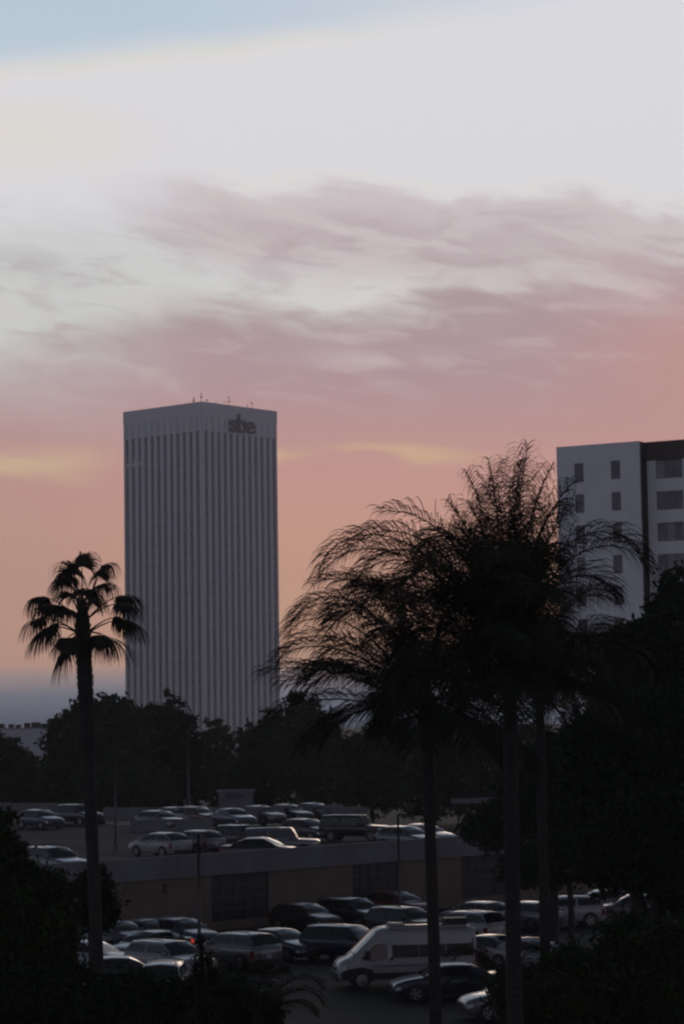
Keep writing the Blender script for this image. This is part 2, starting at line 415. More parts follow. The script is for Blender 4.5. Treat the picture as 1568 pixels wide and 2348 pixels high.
# ------------------------------------------------------------------ office tower
TC = atd(462.5, 920.5, 880.0)
TZ = TC.z
al, be = R(40.5), R(49.5)
W = 42.2
TE = Vector((-math.cos(al), math.sin(al), 0)); TF = Vector((math.cos(be), math.sin(be), 0))   # along left face, along right face
tow = empty('office_tower', (TC.x, TC.y, 0))
tag(tow, 'tall white office tower with dark vertical window strips and a rooftop sign', 'tower')
T0 = Vector((TC.x, TC.y, 0))
def TP(a, b, z): return T0 + TE * a + TF * b + Vector((0, 0, z))
def tbox(m, a0, a1, b0, b1, z0, z1):
    p = [TP(a0, b0, z0), TP(a1, b0, z0), TP(a1, b1, z0), TP(a0, b1, z0), TP(a0, b0, z1), TP(a1, b0, z1), TP(a1, b1, z1), TP(a0, b1, z1)]
    m.add(p, [(0, 1, 2, 3), (7, 6, 5, 4), (4, 5, 1, 0), (5, 6, 2, 1), (6, 7, 3, 2), (7, 4, 0, 3)]); return m
CR = 10.9
zt = TZ - CR
tbox(MB(), 1.2, W - 1.2, 1.2, W - 1.2, 0, zt + 0.5).build('core', 'tower_glass', tow)
tbox(MB(), 0, W, 0, W, TZ - 5.0, TZ).build('roof_parapet', 'tower_white', tow)
tbox(MB(), 0.08, W - 0.08, 0.08, W - 0.08, zt, TZ - 5.0).build('crown_band', 'tower_white', tow)
c0 = 1.65; pitch = W * 52.0 / 638.0; dkw = W * 27.0 / 638.0
cend = W - (c0 + 11 * pitch + dkw)
def fb(side, m, s0, s1, d0, d1, z0, z1):
    if side == 0: return tbox(m, s0, s1, d0, d1, z0, z1)
    if side == 1: return tbox(m, d0, d1, s0, s1, z0, z1)
    if side == 2: return tbox(m, s0, s1, W - d1, W - d0, z0, z1)
    return tbox(m, W - d1, W - d0, s0, s1, z0, z1)
for side in range(4):
    for i in range(11):
        s1 = c0 + i * pitch + dkw
        fb(side, MB(), s1, s1 + pitch - dkw, 0.12, 1.19, 0, zt - 0.002).build('pier', 'tower_white', tow)
    for i in range(12):
        s0 = c0 + i * pitch
        st = MB()
        for fl in range(32):
            z0 = fl * (zt / 32.0)
            fb(side, st, s0 + 0.002, s0 + dkw - 0.002, 0.85, 1.195, z0 + 0.9, z0 + zt / 32.0 - 0.06)
        st.build('window_strip', 'tower_glass', tow)
    if side < 2:
        for i in range(12):
            s1 = c0 + i * pitch + dkw / 2
            fb(side, MB(), s1 - 0.13, s1 + 0.13, 0.05, 0.082, zt + 0.3, TZ - 5.4).build('crown_groove', 'frame_grey', tow)
e0 = 0.11
for a0, a1, b0, b1 in ((e0, c0, e0, c0), (W - cend, W - e0, e0, c0), (e0, c0, W - cend, W - e0), (W - cend, W - e0, W - cend, W - e0)):
    tbox(MB(), a0, a1, b0, b1, 0, zt - 0.002).build('corner_column', 'tower_white', tow)
# lettering on the right face
def text_mesh(body, size, extrude, offset):
    cu = bpy.data.curves.new('t', 'FONT'); cu.body = body; cu.size = size; cu.extrude = extrude; cu.offset = offset
    cu.resolution_u = 4
    o = bpy.data.objects.new('t', cu); C.objects.link(o)
    dg = bpy.context.evaluated_depsgraph_get()
    me = bpy.data.meshes.new_from_object(o.evaluated_get(dg))
    bpy.data.objects.remove(o); bpy.data.curves.remove(cu); return me
sign = empty('rooftop_sign', (0, 0, 0)); sign.parent = tow
nrm = -TE
basis = Matrix((TF, Vector((0, 0, 1)), nrm)).transposed().to_4x4()
for ch, xa, xb, hh in (('s', 14.6, 19.5, 4.8), ('b', 19.3, 24.4, 7.3), ('e', 23.9, 29.1, 4.8)):
    me = text_mesh(ch, 10.0, 0.35, 0.16)
    xs = [vv.co.x for vv in me.vertices]; ys = [vv.co.y for vv in me.vertices]
    bmx = Matrix.Translation(TF * xa + Vector((0, 0, zt + 0.6)) + nrm * 0.42) @ basis @ Matrix.Diagonal(((xb - xa) / (max(xs) - min(xs)), hh / (max(ys) - min(ys)), 1, 1)) @ Matrix.Translation((-min(xs), -min(ys), 0))
    me.transform(bmx); me.name = 'letter'; me.materials.clear(); me.materials.append(M['sign_dark'])
    link('letter', me, sign)
# rooftop aerials
def aerial(a, b, h, arms):
    h *= 0.75; arms = [(z * 0.75, w * 0.75, q * 0.75) for z, w, q in arms]
    m = MB(); p = TP(a, b, TZ)
    m.tube([p, p + Vector((0, 0, h))], 0.09, 6)
    for (z, w, bx_) in arms:
        m.tube([p + Vector((-w, 0, z)), p + Vector((w * 0.5, 0, z + 0.1))], 0.09, 5)
        m.box((p.x - bx_, p.y - bx_, p.z + z), (p.x + bx_, p.y + bx_, p.z + z + bx_ * 2))
    m.build('aerial', 'dark_metal', tow)
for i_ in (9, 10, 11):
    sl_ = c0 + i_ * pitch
    fb(0, MB(), sl_ + 0.3, sl_ + dkw - 0.3, 0.80, 0.849, zt - 10.6, zt - 9.3).build('window_glint', 'glint_glow', tow)  # bright reflections in the glass, added as faintly glowing boxes
aerial(0.6, 0.5, 4.6, [(2.0, 0.5, 0.4), (4.0, 0.3, 0.25)])
aerial(4.5, 0.5, 2.4, [(1.8, 0.4, 0.35), (0.4, 0.9, 0.4)])
aerial(0.6, 3.6, 1.2, [(0.8, 0.5, 0.35)])
aerial(0.6, 15.6, 4.3, [(1.8, 2.6, 0.1), (4.0, 0.3, 0.3)])
aerial(0.6, 26.0, 1.7, [(1.3, 0.5, 0.2)])
aerial(0.6, 28.6, 2.9, [(2.6, 0.7, 0.3)])
aerial(0.6, 8.4, 0.7, [(0.3, 0.3, 0.25)])
tbox(MB(), 12, 30, 12, 30, TZ, TZ + 1.0).build('roof_plant', 'frame_grey', tow)

# ------------------------------------------------------------------ apartment building on the right
KA = 0.57
P_c = atd(1464.5, 1011, 222.0)
AZ = P_c.z
ea = Vector((-1, KA, 0)).normalized()          # along face A, away to the left
en = Vector((ea.y, -ea.x, 0)); en = en if en.y < 0 else -en     # outward normal, toward the camera
apt = empty('apartment_building', (P_c.x, P_c.y, 0))
tag(apt, 'white apartment block with small dark windows behind the palms', 'building')
A0 = Vector((P_c.x, P_c.y, 0))
def ap(s, n, z): return A0 + ea * s + en * n + Vector((0, 0, z))
def abox(m, s0, s1, n0, n1, z0, z1):
    p = [ap(s0, n0, z0), ap(s1, n0, z0), ap(s1, n1, z0), ap(s0, n1, z0), ap(s0, n0, z1), ap(s1, n0, z1), ap(s1, n1, z1), ap(s0, n1, z1)]
    return m.add(p, [(0, 1, 2, 3), (7, 6, 5, 4), (4, 5, 1, 0), (5, 6, 2, 1), (6, 7, 3, 2), (7, 4, 0, 3)])
def s_of(px, n=0.0):
    """distance along face A at which picture column px lies (height of mid wall)"""
    d = ray(px, 1300); lo = None
    # solve (A0 + ea*s + en*n) parallel to d in plan
    ax, ay = A0.x + en.x * n, A0.y + en.y * n
    return (ax * d.y - ay * d.x) / (ea.y * d.x - ea.x * d.y)
def z_of(px, py, n=0.0):
    s = s_of(px, n); p = ap(s, n, 0); d = ray(px, py); return CAM_H + d.z * p.y / d.y
LA = s_of(1281)
openA = []
z1s = [z_of(1415, (1550 + zy / 2.613) / 1.594) for zy in (350, 650, 945, 1247, 1549)]
hwin = 1.78
fp = (z1s[0] - z1s[4]) / 4
ztops = [z1s[0] - i * fp for i in range(10)]
cols = [(s_of(1426.5), s_of(1404.5)), (s_of(1342), s_of(1320.5))]
# face A wall with real openings
def wall_open(name, mat, s0, s1, n0, n1, ztop, wins, zwin, h, parent):
    m = MB(); ss = [s0] + [x for w in wins for x in w] + [s1]
    for i in range(0, len(ss), 2): abox(m, ss[i], ss[i + 1], n0, n1, 0, ztop)
    for w in wins:
        zs = sorted([z for z in zwin if z - h > 1.0], reverse=True); top = ztop
        for z in zs:
            abox(m, w[0], w[1], n0, n1, z, top); top = z - h
        abox(m, w[0], w[1], n0, n1, 0, top)
    return m.build(name, mat, parent)
wall_open('wall', 'apt_white', 0, LA, -0.35, 0, AZ, cols, ztops, hwin, apt)
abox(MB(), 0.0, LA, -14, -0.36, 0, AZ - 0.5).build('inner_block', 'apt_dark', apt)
rng = random.Random(5)
def window(s0, s1, n, ztop, h, nx, mat_list):
    f = MB(); t = 0.05
    abox(f, s0, s0 + t, n - 0.06, n, ztop - h, ztop); abox(f, s1 - t, s1, n - 0.06, n, ztop - h, ztop)
    abox(f, s0 + t, s1 - t, n - 0.06, n, ztop - t, ztop); abox(f, s0 + t, s1 - t, n - 0.06, n, ztop - h, ztop - h + t)
    for i in range(1, nx):
        sm = s0 + (s1 - s0) * i / nx; abox(f, sm - t / 2, sm + t / 2, n - 0.055, n - 0.005, ztop - h + t, ztop - t)
    fo = f.build('window', 'frame_grey', apt)
    for i in range(nx):
        a = s0 + (s1 - s0) * i / nx + t; b = s0 + (s1 - s0) * (i + 1) / nx - t
        abox(MB(), a, b, n - 0.045, n - 0.03, ztop - h + t, ztop - t).build('pane', rng.choice(mat_list), fo)
for (a, b) in cols:
    for z in ztops:
        if z - hwin > 1.0:
            window(a, b, -0.18, z, hwin, 2 if a < 3 else 1, ['apt_glass', 'apt_glass', 'curtain'] if a > 4 else ['apt_glass'])
# recessed face B to the right, with shade-darkened return wall and dark fascia
rec = -1.75
sB = s_of(1486, rec); sBe = sB - 22.0
zB = z_of(1486, 1014, rec)
abox(MB(), sB, 0.0, rec, -0.02, 0, AZ - 0.02).build('return_wall', 'apt_dark', apt)  # return lies in shadow; that shade is put into its dark colour
ztB = [z_of(1510, (1550 + zy / 2.613) / 1.594, rec) for zy in (347, 640, 937, 1240, 1545)]
fpB = (ztB[0] - ztB[4]) / 4
ztopsB = [ztB[0] - i * fpB for i in range(10)]
wb = []
s = s_of(1507, rec)
hB = 1.78
while s - 3.3 > sBe:
    wb.append((s, s - 2.75)); s -= 5.2
winsB = [(b, a) for a, b in wb][::-1]
m = MB(); ss = [sBe] + [x for w_ in winsB for x in w_] + [sB]
for i in range(0, len(ss), 2): abox(m, ss[i], ss[i + 1], rec - 0.35, rec - 0.002, 0, ztB[0] + 0.02)
for w_ in winsB:
    top = ztB[0] + 0.02
    for z in [z for z in ztopsB if z - hB > 1]:
        if z < top - 0.03: abox(m, w_[0], w_[1], rec - 0.35, rec - 0.002, z, top)
        top = z - hB
    abox(m, w_[0], w_[1], rec - 0.35, rec - 0.002, 0, top)
m.build('wall', 'apt_white', apt)
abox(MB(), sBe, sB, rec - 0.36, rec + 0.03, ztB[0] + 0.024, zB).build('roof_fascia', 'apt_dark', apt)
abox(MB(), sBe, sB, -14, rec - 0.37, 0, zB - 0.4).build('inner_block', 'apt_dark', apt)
for w_ in winsB:
    for z in [z for z in ztopsB if z - hB > 1]:
        window(w_[0], w_[1], rec - 0.2, z, hB, 3, ['apt_glass', 'apt_glass', 'curtain'])

# ------------------------------------------------------------------ far building on the left
fb_o = atd(131, 1671, 420.0)
far = empty('flat_roofed_building', (fb_o.x, fb_o.y, 0))
tag(far, 'pale flat roofed building with rooftop machinery at the far left', 'building')
fx, fy, fz = fb_o.x, fb_o.y, fb_o.z
MB().box((fx - 32, fy, 0), (fx, fy + 20, fz)).build('wall', 'far_wall', far)
MB().box((fx - 32, fy - 0.15, fz), (fx + 0.1, fy + 20, fz + 0.25)).build('roof_edge', 'frame_grey', far)
for i in range(7):
    MB().box((fx - 4.2 - i * 4.4, fy - 0.25, 0), (fx - 3.6 - i * 4.4, fy - 0.002, fz - 0.4)).build('pilaster', 'far_wall', far)
rng = random.Random(8)
for i in range(11):
    w_ = rng.uniform(0.7, 1.5); x = fx - 0.9 - i * 1.5 - rng.uniform(0, .3); h = rng.uniform(0.5, 1.2)
    MB().box((x - w_ / 2, fy + 2, fz + 0.25), (x + w_ / 2, fy + 4, fz + 0.25 + h)).build('rooftop_unit', 'dark_metal', far)

# small pale hut behind the deck and a pale wall strip seen between trunks
hp = at(540, 1842, 0.0)
hp = atd(540, 1842, 221.0)
hut = empty('gatehouse', (hp.x, hp.y, 0))
tag(hut, 'small pale gatehouse under the trees behind the roof deck', 'hut')
MB().box((hp.x - 1.55, hp.y, 0), (hp.x + 1.55, hp.y + 2.5, 4.6)).build('wall', 'concrete', hut)
MB().box((hp.x - 1.75, hp.y - 0.2, 4.6), (hp.x + 1.75, hp.y + 2.7, 4.78)).build('roof', 'concrete', hut)
MB().box((hp.x - 0.9, hp.y - 0.03, 4.0), (hp.x + 0.9, hp.y - 0.002, 4.45)).build('window', 'apt_glass', hut)

# ------------------------------------------------------------------ lamp posts
def lamp_post(x, y, z0, z1, r, label, arm):
    o = empty('lamp_post', (x, y, z0)); tag(o, label, 'lamp post', 'lamp posts around the parking')
    MB().tube([(x, y, z0 + 0.35), (x, y, (z0 + z1) / 2), (x, y, z1)], [r, r * 0.9, r * 0.75], 10).build('pole', 'pole', o, True)
    MB().tube([(x, y, z0), (x, y, z0 + 0.36)], [r * 2.1, r * 2.0], 12).build('base', 'concrete', o)
    h = MB(); h.tube([(x, y, z1 - 0.05), (x + arm * 0.5, y, z1 + 0.05), (x + arm, y, z1 + 0.05)], 0.03, 6)
    h.box((x + arm - 0.12 - 0.2 * (arm < 0), y - 0.14, z1), (x + arm + 0.12 + 0.2 * (arm > 0), y + 0.14, z1 + 0.1))
    h.build('lamp_head', 'dark_metal', o)
p = at(266, 1953, DZ); lamp_post(p.x, p.y, DZ, 9.4, 0.10, 'lamp post standing on the roof deck right of the fan palm', 0.5)
p = at(433, 1872, DZ); lamp_post(p.x, p.y, DZ, 10.6, 0.10, 'lamp post by the red car on the roof deck', 0.5)
p = atd(455, 1912, 118.0); lamp_post(p.x, p.y, 0, p.z, 0.085, 'slim lamp post in front of the garage wall near the glazed bay', 0.14)
p = atd(912, 1868, 128.0); lamp_post(p.x, p.y, 0, p.z, 0.075, 'slim lamp post in front of the garage beside the right glazed bay', 0.14)

# ------------------------------------------------------------------ cars
def lerp(a, b, t): return a + (b - a) * t
def loft(sections, closed=False):
    m = MB(); n = len(sections[0])
    for s_ in sections: m.v += [tuple(p) for p in s_]
    for i in range(len(sections) - 1):
        for k in range(n - 1 + (1 if closed else 0)):
            k2 = (k + 1) % n
            m.f.append((i * n + k, (i + 1) * n + k, (i + 1) * n + k2, i * n + k2))
    m.f.append(tuple(range(n))); m.f.append(tuple((len(sections) - 1) * n + n - 1 - k for k in range(n)))
    return m
KINDS = {
 'sedan': dict(L=4.7, hw=0.90, zb=0.24, hood=(0.70, 0.96), belt=0.97, deck=1.02, roof=1.45, ws=(1.15, 0.30), rw=(-1.80, -0.85), wr=0.33),
 'hatch': dict(L=4.3, hw=0.88, zb=0.24, hood=(0.74, 0.98), belt=0.99, deck=0.95, roof=1.50, ws=(1.10, 0.25), rw=(-2.02, -1.35), wr=0.33),
 'suv':   dict(L=4.6, hw=0.93, zb=0.30, hood=(0.90, 1.10), belt=1.12, deck=1.05, roof=1.68, ws=(1.15, 0.42), rw=(-2.18, -1.78), wr=0.37),
 'boxy':  dict(L=4.7, hw=0.90, zb=0.36, hood=(1.00, 1.08), belt=1.12, deck=1.08, roof=1.78, ws=(1.05, 0.62), rw=(-2.25, -2.12), wr=0.38),
}
def car_parts(kind):
    q = KINDS[kind]; L, hw, zb = q['L'], q['hw'], q['zb']; xr, xf = -L / 2, L / 2
    belt, roof = q['belt'], q['roof']
    def ztop(x):
        if x >= q['ws'][0]: return lerp(q['hood'][1], q['hood'][0], ((x - q['ws'][0]) / (xf - q['ws'][0])) ** 1.6)
        if x <= q['rw'][0]: return lerp(belt, q['deck'], (q['rw'][0] - x) / max(0.01, q['rw'][0] - xr))
        return belt
    xs = [xr, xr + 0.05, xr + 0.16, xr + 0.45, q['rw'][0], -0.9, 0.0, 0.6, q['ws'][0], lerp(q['ws'][0], xf, 0.5), xf - 0.38, xf - 0.14, xf - 0.04, xf]
    xs = sorted(set(round(x, 3) for x in xs)); secs = []
    for x in xs:
        e = min(x - xr, xf - x); zt_ = ztop(x)
        k = min(1.0, e / 0.42); wsc = 0.84 + 0.16 * math.sqrt(max(0, 1 - (1 - k) ** 2))
        zt_ -= 0.10 * (1 - min(1, e / 0.16)) ** 1.5; zbb = zb + 0.12 * (1 - min(1, e / 0.16))
        w = hw * wsc; zm = lerp(zbb, zt_, 0.55)
        half = [(0, zbb), (0.86 * w, zbb), (0.965 * w, zbb + 0.10), (w, zm), (0.985 * w, zt_ - 0.10), (0.94 * w, zt_ - 0.025), (0.82 * w, zt_ + 0.008), (0.4 * w, zt_ + 0.025)]
        pts = [(x, -y, z) for y, z in half][::-1]
        full = [(x, y, z) for y, z in half[1:]]
        sec = [(x, -y, z) for y, z in half[:0:-1]] ; sec = sec + [(x, 0, zbb)] + full + [(x, 0, zt_ + 0.03)]
        secs.append(sec)
    body = loft(secs, closed=True)
    # cabin
    hwb, hwt = 0.945 * hw, (0.74 if kind != 'boxy' else 0.82) * hw
    rk = 0.035 if kind != 'boxy' else 0.012
    st = [(q['rw'][0], 0.0), (lerp(*q['rw'], 0.55), 0.62), (q['rw'][1], 0.955), (lerp(q['rw'][1], q['ws'][1], 0.3), 1.0), (lerp(q['rw'][1], q['ws'][1], 0.65), 1.005),
          (q['ws'][1], 0.955), (lerp(q['ws'][1], q['ws'][0], 0.5), 0.56), (q['ws'][0], 0.0)]
    csec = []
    z0 = belt - 0.02
    for x, h in st:
        zt_ = lerp(z0, roof, h); wt = lerp(hwb, hwt, h)
        side = [(hwb * 1.0, z0), (lerp(hwb, hwt, 0.85 * h) , lerp(z0, zt_, 0.86)), (wt - 0.07, zt_ - rk * h), (0, zt_ + 0.02 * h)]
        csec.append([(x, -side[0][0], side[0][1]), (x, -side[1][0], side[1][1]), (x, -side[2][0], side[2][1]), (x, 0, side[3][1]), (x, side[2][0], side[2][1]), (x, side[1][0], side[1][1]), (x, side[0][0], side[0][1])])
    cabin = loft(csec)
    def S(a, b):
        i = min(int(a), len(csec) - 2); fa = a - i; j = min(int(b), 5); fb_ = b - j
        p = Vector(csec[i][j]).lerp(Vector(csec[i][j + 1]), fb_); r = Vector(csec[i + 1][j]).lerp(Vector(csec[i + 1][j + 1]), fb_)
        return p.lerp(r, fa)
    def patch(alist, blist, off=0.012):
        m = MB(); n = len(blist); cen = Vector((lerp(q['rw'][0], q['ws'][0], 0.5), 0, belt))
        for a in alist:
            for b in blist:
                p = S(a, b); e = 0.02
                ta = S(min(a + e, 6.999), b) - S(max(a - e, 0), b); tb = S(a, min(b + e, 5.999)) - S(a, max(b - e, 0))
                nn = ta.cross(tb); nn = nn.normalized() if nn.length > 1e-9 else Vector((0, 0, 1))
                if nn.dot(p - cen) < 0: nn = -nn
                m.v.append(tuple(p + nn * off))
        for i in range(len(alist) - 1):
            for k in range(n - 1): m.f.append((i * n + k, i * n + k + 1, (i + 1) * n + k + 1, (i + 1) * n + k))
        return m
    lin = lambda a, b, n: [a + (b - a) * i / n for i in range(n + 1)]
    parts = [('body', body, 'PAINT', True), ('cabin', cabin, 'PAINT', True),
             ('windshield', patch(lin(5.08, 6.9, 6), lin(1.12, 4.88, 8)), 'glass_car', True),
             ('rear_window', patch(lin(0.25, 1.9, 5), lin(1.15, 4.85, 8)), 'glass_car', True)]
    amid = 3.55
    for b0, b1 in ((0.14, 0.88), (5.12, 5.86)):
        parts.append(('side_window', patch(lin(amid + 0.10, 6.35, 5), lin(b0, b1, 2)), 'glass_car', True))
        parts.append(('side_window', patch(lin(2.05 if kind == 'sedan' else 1.75, amid - 0.05, 4), lin(b0, b1, 2)), 'glass_car', True))
        if kind != 'sedan': parts.append(('side_window', patch(lin(0.75, 1.6, 3), lin(b0 + .06, b1 - .1, 2)), 'glass_car', True))
    wx = (xf - 0.88, xr + 0.92); wr = q['wr']
    for sx_ in wx:
        for sy in (-1, 1):
            ar = MB(); n = 14; R2 = wr + 0.075
            y0 = sy * (hw * 0.99 - 0.03); y1 = sy * (hw + 0.008)
            pts = [(sx_ + R2 * math.cos(math.pi * (k / n * 1.16 - 0.08)), wr + R2 * math.sin(math.pi * (k / n * 1.16 - 0.08))) for k in range(n + 1)]
            ar.v += [(x, y0, z) for x, z in pts] + [(x, y1, z) for x, z in pts]
            ar.f += [tuple(range(n + 1)), tuple(range(2 * n + 1, n, -1))] + [(k, k + 1, n + 2 + k, n + 1 + k) for k in range(n)]
            parts.append(('wheel_arch', ar, 'trim', False))
            t = MB(); yy = sy * (hw - 0.09)
            prof = [(0.0, 0.10), (wr * 0.93, 0.11), (wr, 0.07), (wr, -0.07), (wr * 0.93, -0.11), (0.0, -0.11)]
            nn = 20
            for r_, d in prof:
                for k in range(nn): t.v.append((sx_ + r_ * math.cos(2 * math.pi * k / nn), yy + sy * d, wr + r_ * math.sin(2 * math.pi * k / nn)))
            for i in range(5):
                for k in range(nn): t.f.append((i * nn + k, i * nn + (k + 1) % nn, (i + 1) * nn + (k + 1) % nn, (i + 1) * nn + k))
            rim = MB(); yr = yy + sy * 0.118
            for k in range(5):
                a = 2 * math.pi * k / 5
                c, s_ = math.cos(a), math.sin(a)
                for (dw0, dw1) in ((0.05, 0.035),):
                    p = [(0.03, -dw0), (wr * 0.64, -dw1), (wr * 0.64, dw1), (0.03, dw0)]
                    bi = len(rim.v)
                    for yk in (yr, yr - sy * 0.03):
                        rim.v += [(sx_ + c * r_ - s_ * w_, yk, wr + s_ * r_ + c * w_) for r_, w_ in p]
                    rim.f += [(bi, bi + 1, bi + 2, bi + 3), (bi + 7, bi + 6, bi + 5, bi + 4)] + [(bi + j, bi + 4 + j, bi + 4 + (j + 1) % 4, bi + (j + 1) % 4) for j in range(4)]
            bi = len(rim.v)
            for r_ in (wr * 0.62, wr * 0.70):
                for k in range(nn): rim.v.append((sx_ + r_ * math.cos(2 * math.pi * k / nn), yr, wr + r_ * math.sin(2 * math.pi * k / nn)))
            for k in range(nn): rim.f.append((bi + k, bi + (k + 1) % nn, bi + nn + (k + 1) % nn, bi + nn + k))
            parts.append(('wheel', t, 'tyre', True, [('rim', rim, 'rim')]))
    for sy in (-1, 1):
        h = MB(); zf = q['hood'][0]
        h.add([(xf - 0.42, sy * hw * 0.985, zf - 0.06), (xf - 0.10, sy * hw * 0.955, zf - 0.09), (xf + 0.004, sy * hw * 0.62, zf - 0.10), (xf + 0.004, sy * hw * 0.62, zf - 0.22), (xf - 0.08, sy * hw * 0.97, zf - 0.24), (xf - 0.40, sy * hw * 0.995, zf - 0.16),
               (xf - 0.35, sy * hw * 0.80, zf - 0.03), (xf - 0.10, sy * hw * 0.62, zf - 0.055)], [(0, 1, 4, 5), (1, 2, 3, 4), (0, 6, 7, 1), (1, 7, 2)])
        parts.append(('headlight', h, 'headlamp', False))
        t = MB(); zd = q['deck'] - (0.06 if kind == 'sedan' else 0.02)
        if kind in ('suv', 'boxy', 'hatch'): zlo, zhi = zd - 0.42, zd - 0.06
        else: zlo, zhi = zd - 0.26, zd - 0.05
        t.add([(xr - 0.006, sy * hw * 0.60, zlo), (xr - 0.006, sy * hw * 0.60, zhi), (xr + 0.07, sy * hw * 0.955, zhi), (xr + 0.05, sy * hw * 0.955, zlo), (xr + 0.30, sy * hw * 0.997, zhi - 0.02), (xr + 0.26, sy * hw * 1.0, zlo + 0.04)],
              [(0, 1, 2, 3), (3, 2, 4, 5)])
        parts.append(('tail_light', t, 'TAIL', False))
        mi = MB(); xm = q['ws'][0] - 0.38
        mi.tube([(xm, sy * (hwb - 0.02), belt + 0.04), (xm, sy * (hwb + 0.10), belt + 0.07), (xm - 0.01, sy * (hwb + 0.20), belt + 0.09), (xm - 0.02, sy * (hwb + 0.24), belt + 0.09)], [0.03, 0.07, 0.085, 0.03], 8)
        parts.append(('mirror', mi, 'PAINT', True))
        dh = MB(); dh.box((0.05, sy * hw * 0.985 - 0.02, belt - 0.18), (0.25, sy * hw * 0.985 + 0.025, belt - 0.145))
        parts.append(('door_handle', dh, 'trim', False))
    parts.append(('front_bumper', MB().box((xf - 0.12, -hw * 0.72, zb + 0.08), (xf + 0.012, hw * 0.72, zb + 0.26)), 'trim', False))
    parts.append(('grille', MB().box((xf - 0.08, -hw * 0.52, q['hood'][0] - 0.24), (xf + 0.008, hw * 0.52, q['hood'][0] - 0.12)), 'trim', False))
    parts.append(('rear_bumper', MB().box((xr - 0.012, -hw * 0.74, zb + 0.06), (xr + 0.1, hw * 0.74, zb + 0.22)), 'trim', False))
    parts.append(('licence_plate', MB().box((xr - 0.02, -0.15, zb + 0.30), (xr + 0.03, 0.15, zb + 0.44)), 'plate', False))
    if kind in ('suv', 'boxy'):
        for sy in (-1, 1):
            rr = MB(); yy = sy * (hwt - 0.10)
            rr.tube([(q['rw'][1] + 0.1, yy, roof + 0.0), (q['rw'][1] + 0.2, yy, roof + 0.055), (q['ws'][1] - 0.25, yy, roof + 0.055), (q['ws'][1] - 0.12, yy, roof + 0.0)], 0.018, 6)
            parts.append(('roof_rail', rr, 'trim', False))
    out = []
    for pt in parts:
        me = pt[1].mesh(pt[0], None, None, pt[3])
        me.materials.append(M['trim'])
        subs = []
        if len(pt) > 4:
            for n_, mb, mt in pt[4]:
                sm = mb.mesh(n_, mt); subs.append((n_, sm))
        out.append((pt[0], me, pt[2], subs))
    return out
PROTO = {k: car_parts(k) for k in KINDS}
def car(kind, px, py, zg, heading, paint, label, group, lit=False, pos=None, name='parked_car', tilt=0):
    q = KINDS[kind]
    if pos is None:
        p = at(px, py, zg + q['roof']); off = 0.27 * (0.5 if kind in ('suv', 'boxy') else 1)
        h = R(heading); x = p.x + math.cos(h) * off; y = p.y + math.sin(h) * off
    else: x, y = pos
    o = empty(name, (x, y, zg + 0.005), R(heading)); tag(o, label, 'car', group)
    for (n_, me, mt, subs) in PROTO[kind]:
        c = link(n_, me, o)
        ms = c.material_slots[0]; ms.link = 'OBJECT'
        mt = 'paint_' + paint if mt == 'PAINT' else ('tail_lit' if lit else 'tail_red') if mt == 'TAIL' else mt
        if n_ == 'mirror' and paint in ('black', 'navy', 'charcoal'): mt = 'trim'
        ms.material = M[mt]
        for sn, sm in subs: link(sn, sm, c)
    return o
LG, DG = 'cars parked in the lot', 'cars parked on the roof deck'
PB, NB = -46, 134
car('hatch', 692, 2070, 0, PB, 'black', 'black hatchback parked before the glazed bay of the garage wall', LG)
car('suv', 803, 2058, 0, PB, 'black', 'black tall car beside the black hatchback along the garage wall', LG)
car('suv', 925, 2079, 0, PB, 'charcoal', 'charcoal sport utility car just left of the thin palm trunk', LG)
car('hatch', 905, 2043, 0, PB, 'red', 'dark red car close to the garage wall behind the charcoal one', LG)
car('suv', 1072, 2087, 0, NB, 'white', 'white sport utility car seen from behind above the van roof', LG)
car('hatch', 1100, 2066, 0, NB, 'silver', 'silver car half hidden behind the white sport utility car', LG)
car('sedan', 1128, 2143, 0, PB, 'charcoal', 'dark sedan with bright roof edge right behind the van', LG)
car('sedan', 1040, 2207, 0, 188, 'navy', 'dark blue sedan facing left in front of the van', LG)
car('hatch', 0, 0, 0, 190, 'silver', 'silver car nose behind the drooping frond at the lower right', LG, pos=(6.35, 91.2))
car('suv', 790, 2120, 0, -32, 'navy', 'dark blue sport utility car left of the van in the open lot', LG)
car('suv', 545, 2136, 0, NB, 'silver', 'silver sport utility car showing its rear, behind the spiky plant', LG)
car('sedan', 632, 2128, 0, PB, 'navy', 'dark blue sedan with bright windshield next to the silver sport utility car', LG)
car('suv', 385, 2156, 0, PB, 'white', 'white sport utility car left of the spiky plant', LG)
L16 = car('sedan', 0, 0, 0, 233, 'black', 'black sedan with red tail lamp lit in the lane', LG, lit=True, pos=(-9.55, 114.2), name='moving_car')
mk_p = empty('x', (0, 0, 0)); bpy.data.objects.remove(mk_p)
ml = MB().box((2.0, 0.885, 0.55), (2.25, 0.90, 0.66)).mesh('side_marker', 'marker_lit'); link('side_marker', ml, L16)
car('sedan', 262, 2110, 0, PB, 'silver', 'silver sedan right of the fan palm trunk near the garage', LG)
car('sedan', 332, 2106, 0, PB, 'grey', 'grey sedan parked between the silver sedan and the blue car', LG)
car('hatch', 408, 2104, 0, PB, 'blue', 'dull blue hatchback left of the slim lamp post', LG)
car('sedan', 176, 2110, 0, PB, 'white', 'white sedan left of the fan palm trunk, farthest of three', LG)
car('hatch', 195, 2156, 0, -20, 'white', 'white hatchback behind the fan palm trunk, middle of three', LG)
car('sedan', 262, 2192, 0, 190, 'charcoal', 'charcoal sedan with shining hood facing left by the fan palm', LG)
car('suv', 372, 2208, 0, -92, 'white', 'white car facing the camera above the dark shrubs', LG)
car('suv', 1290, 2053, 0, 190, 'white', 'white car glimpsed right of the tall palm trunk', LG)
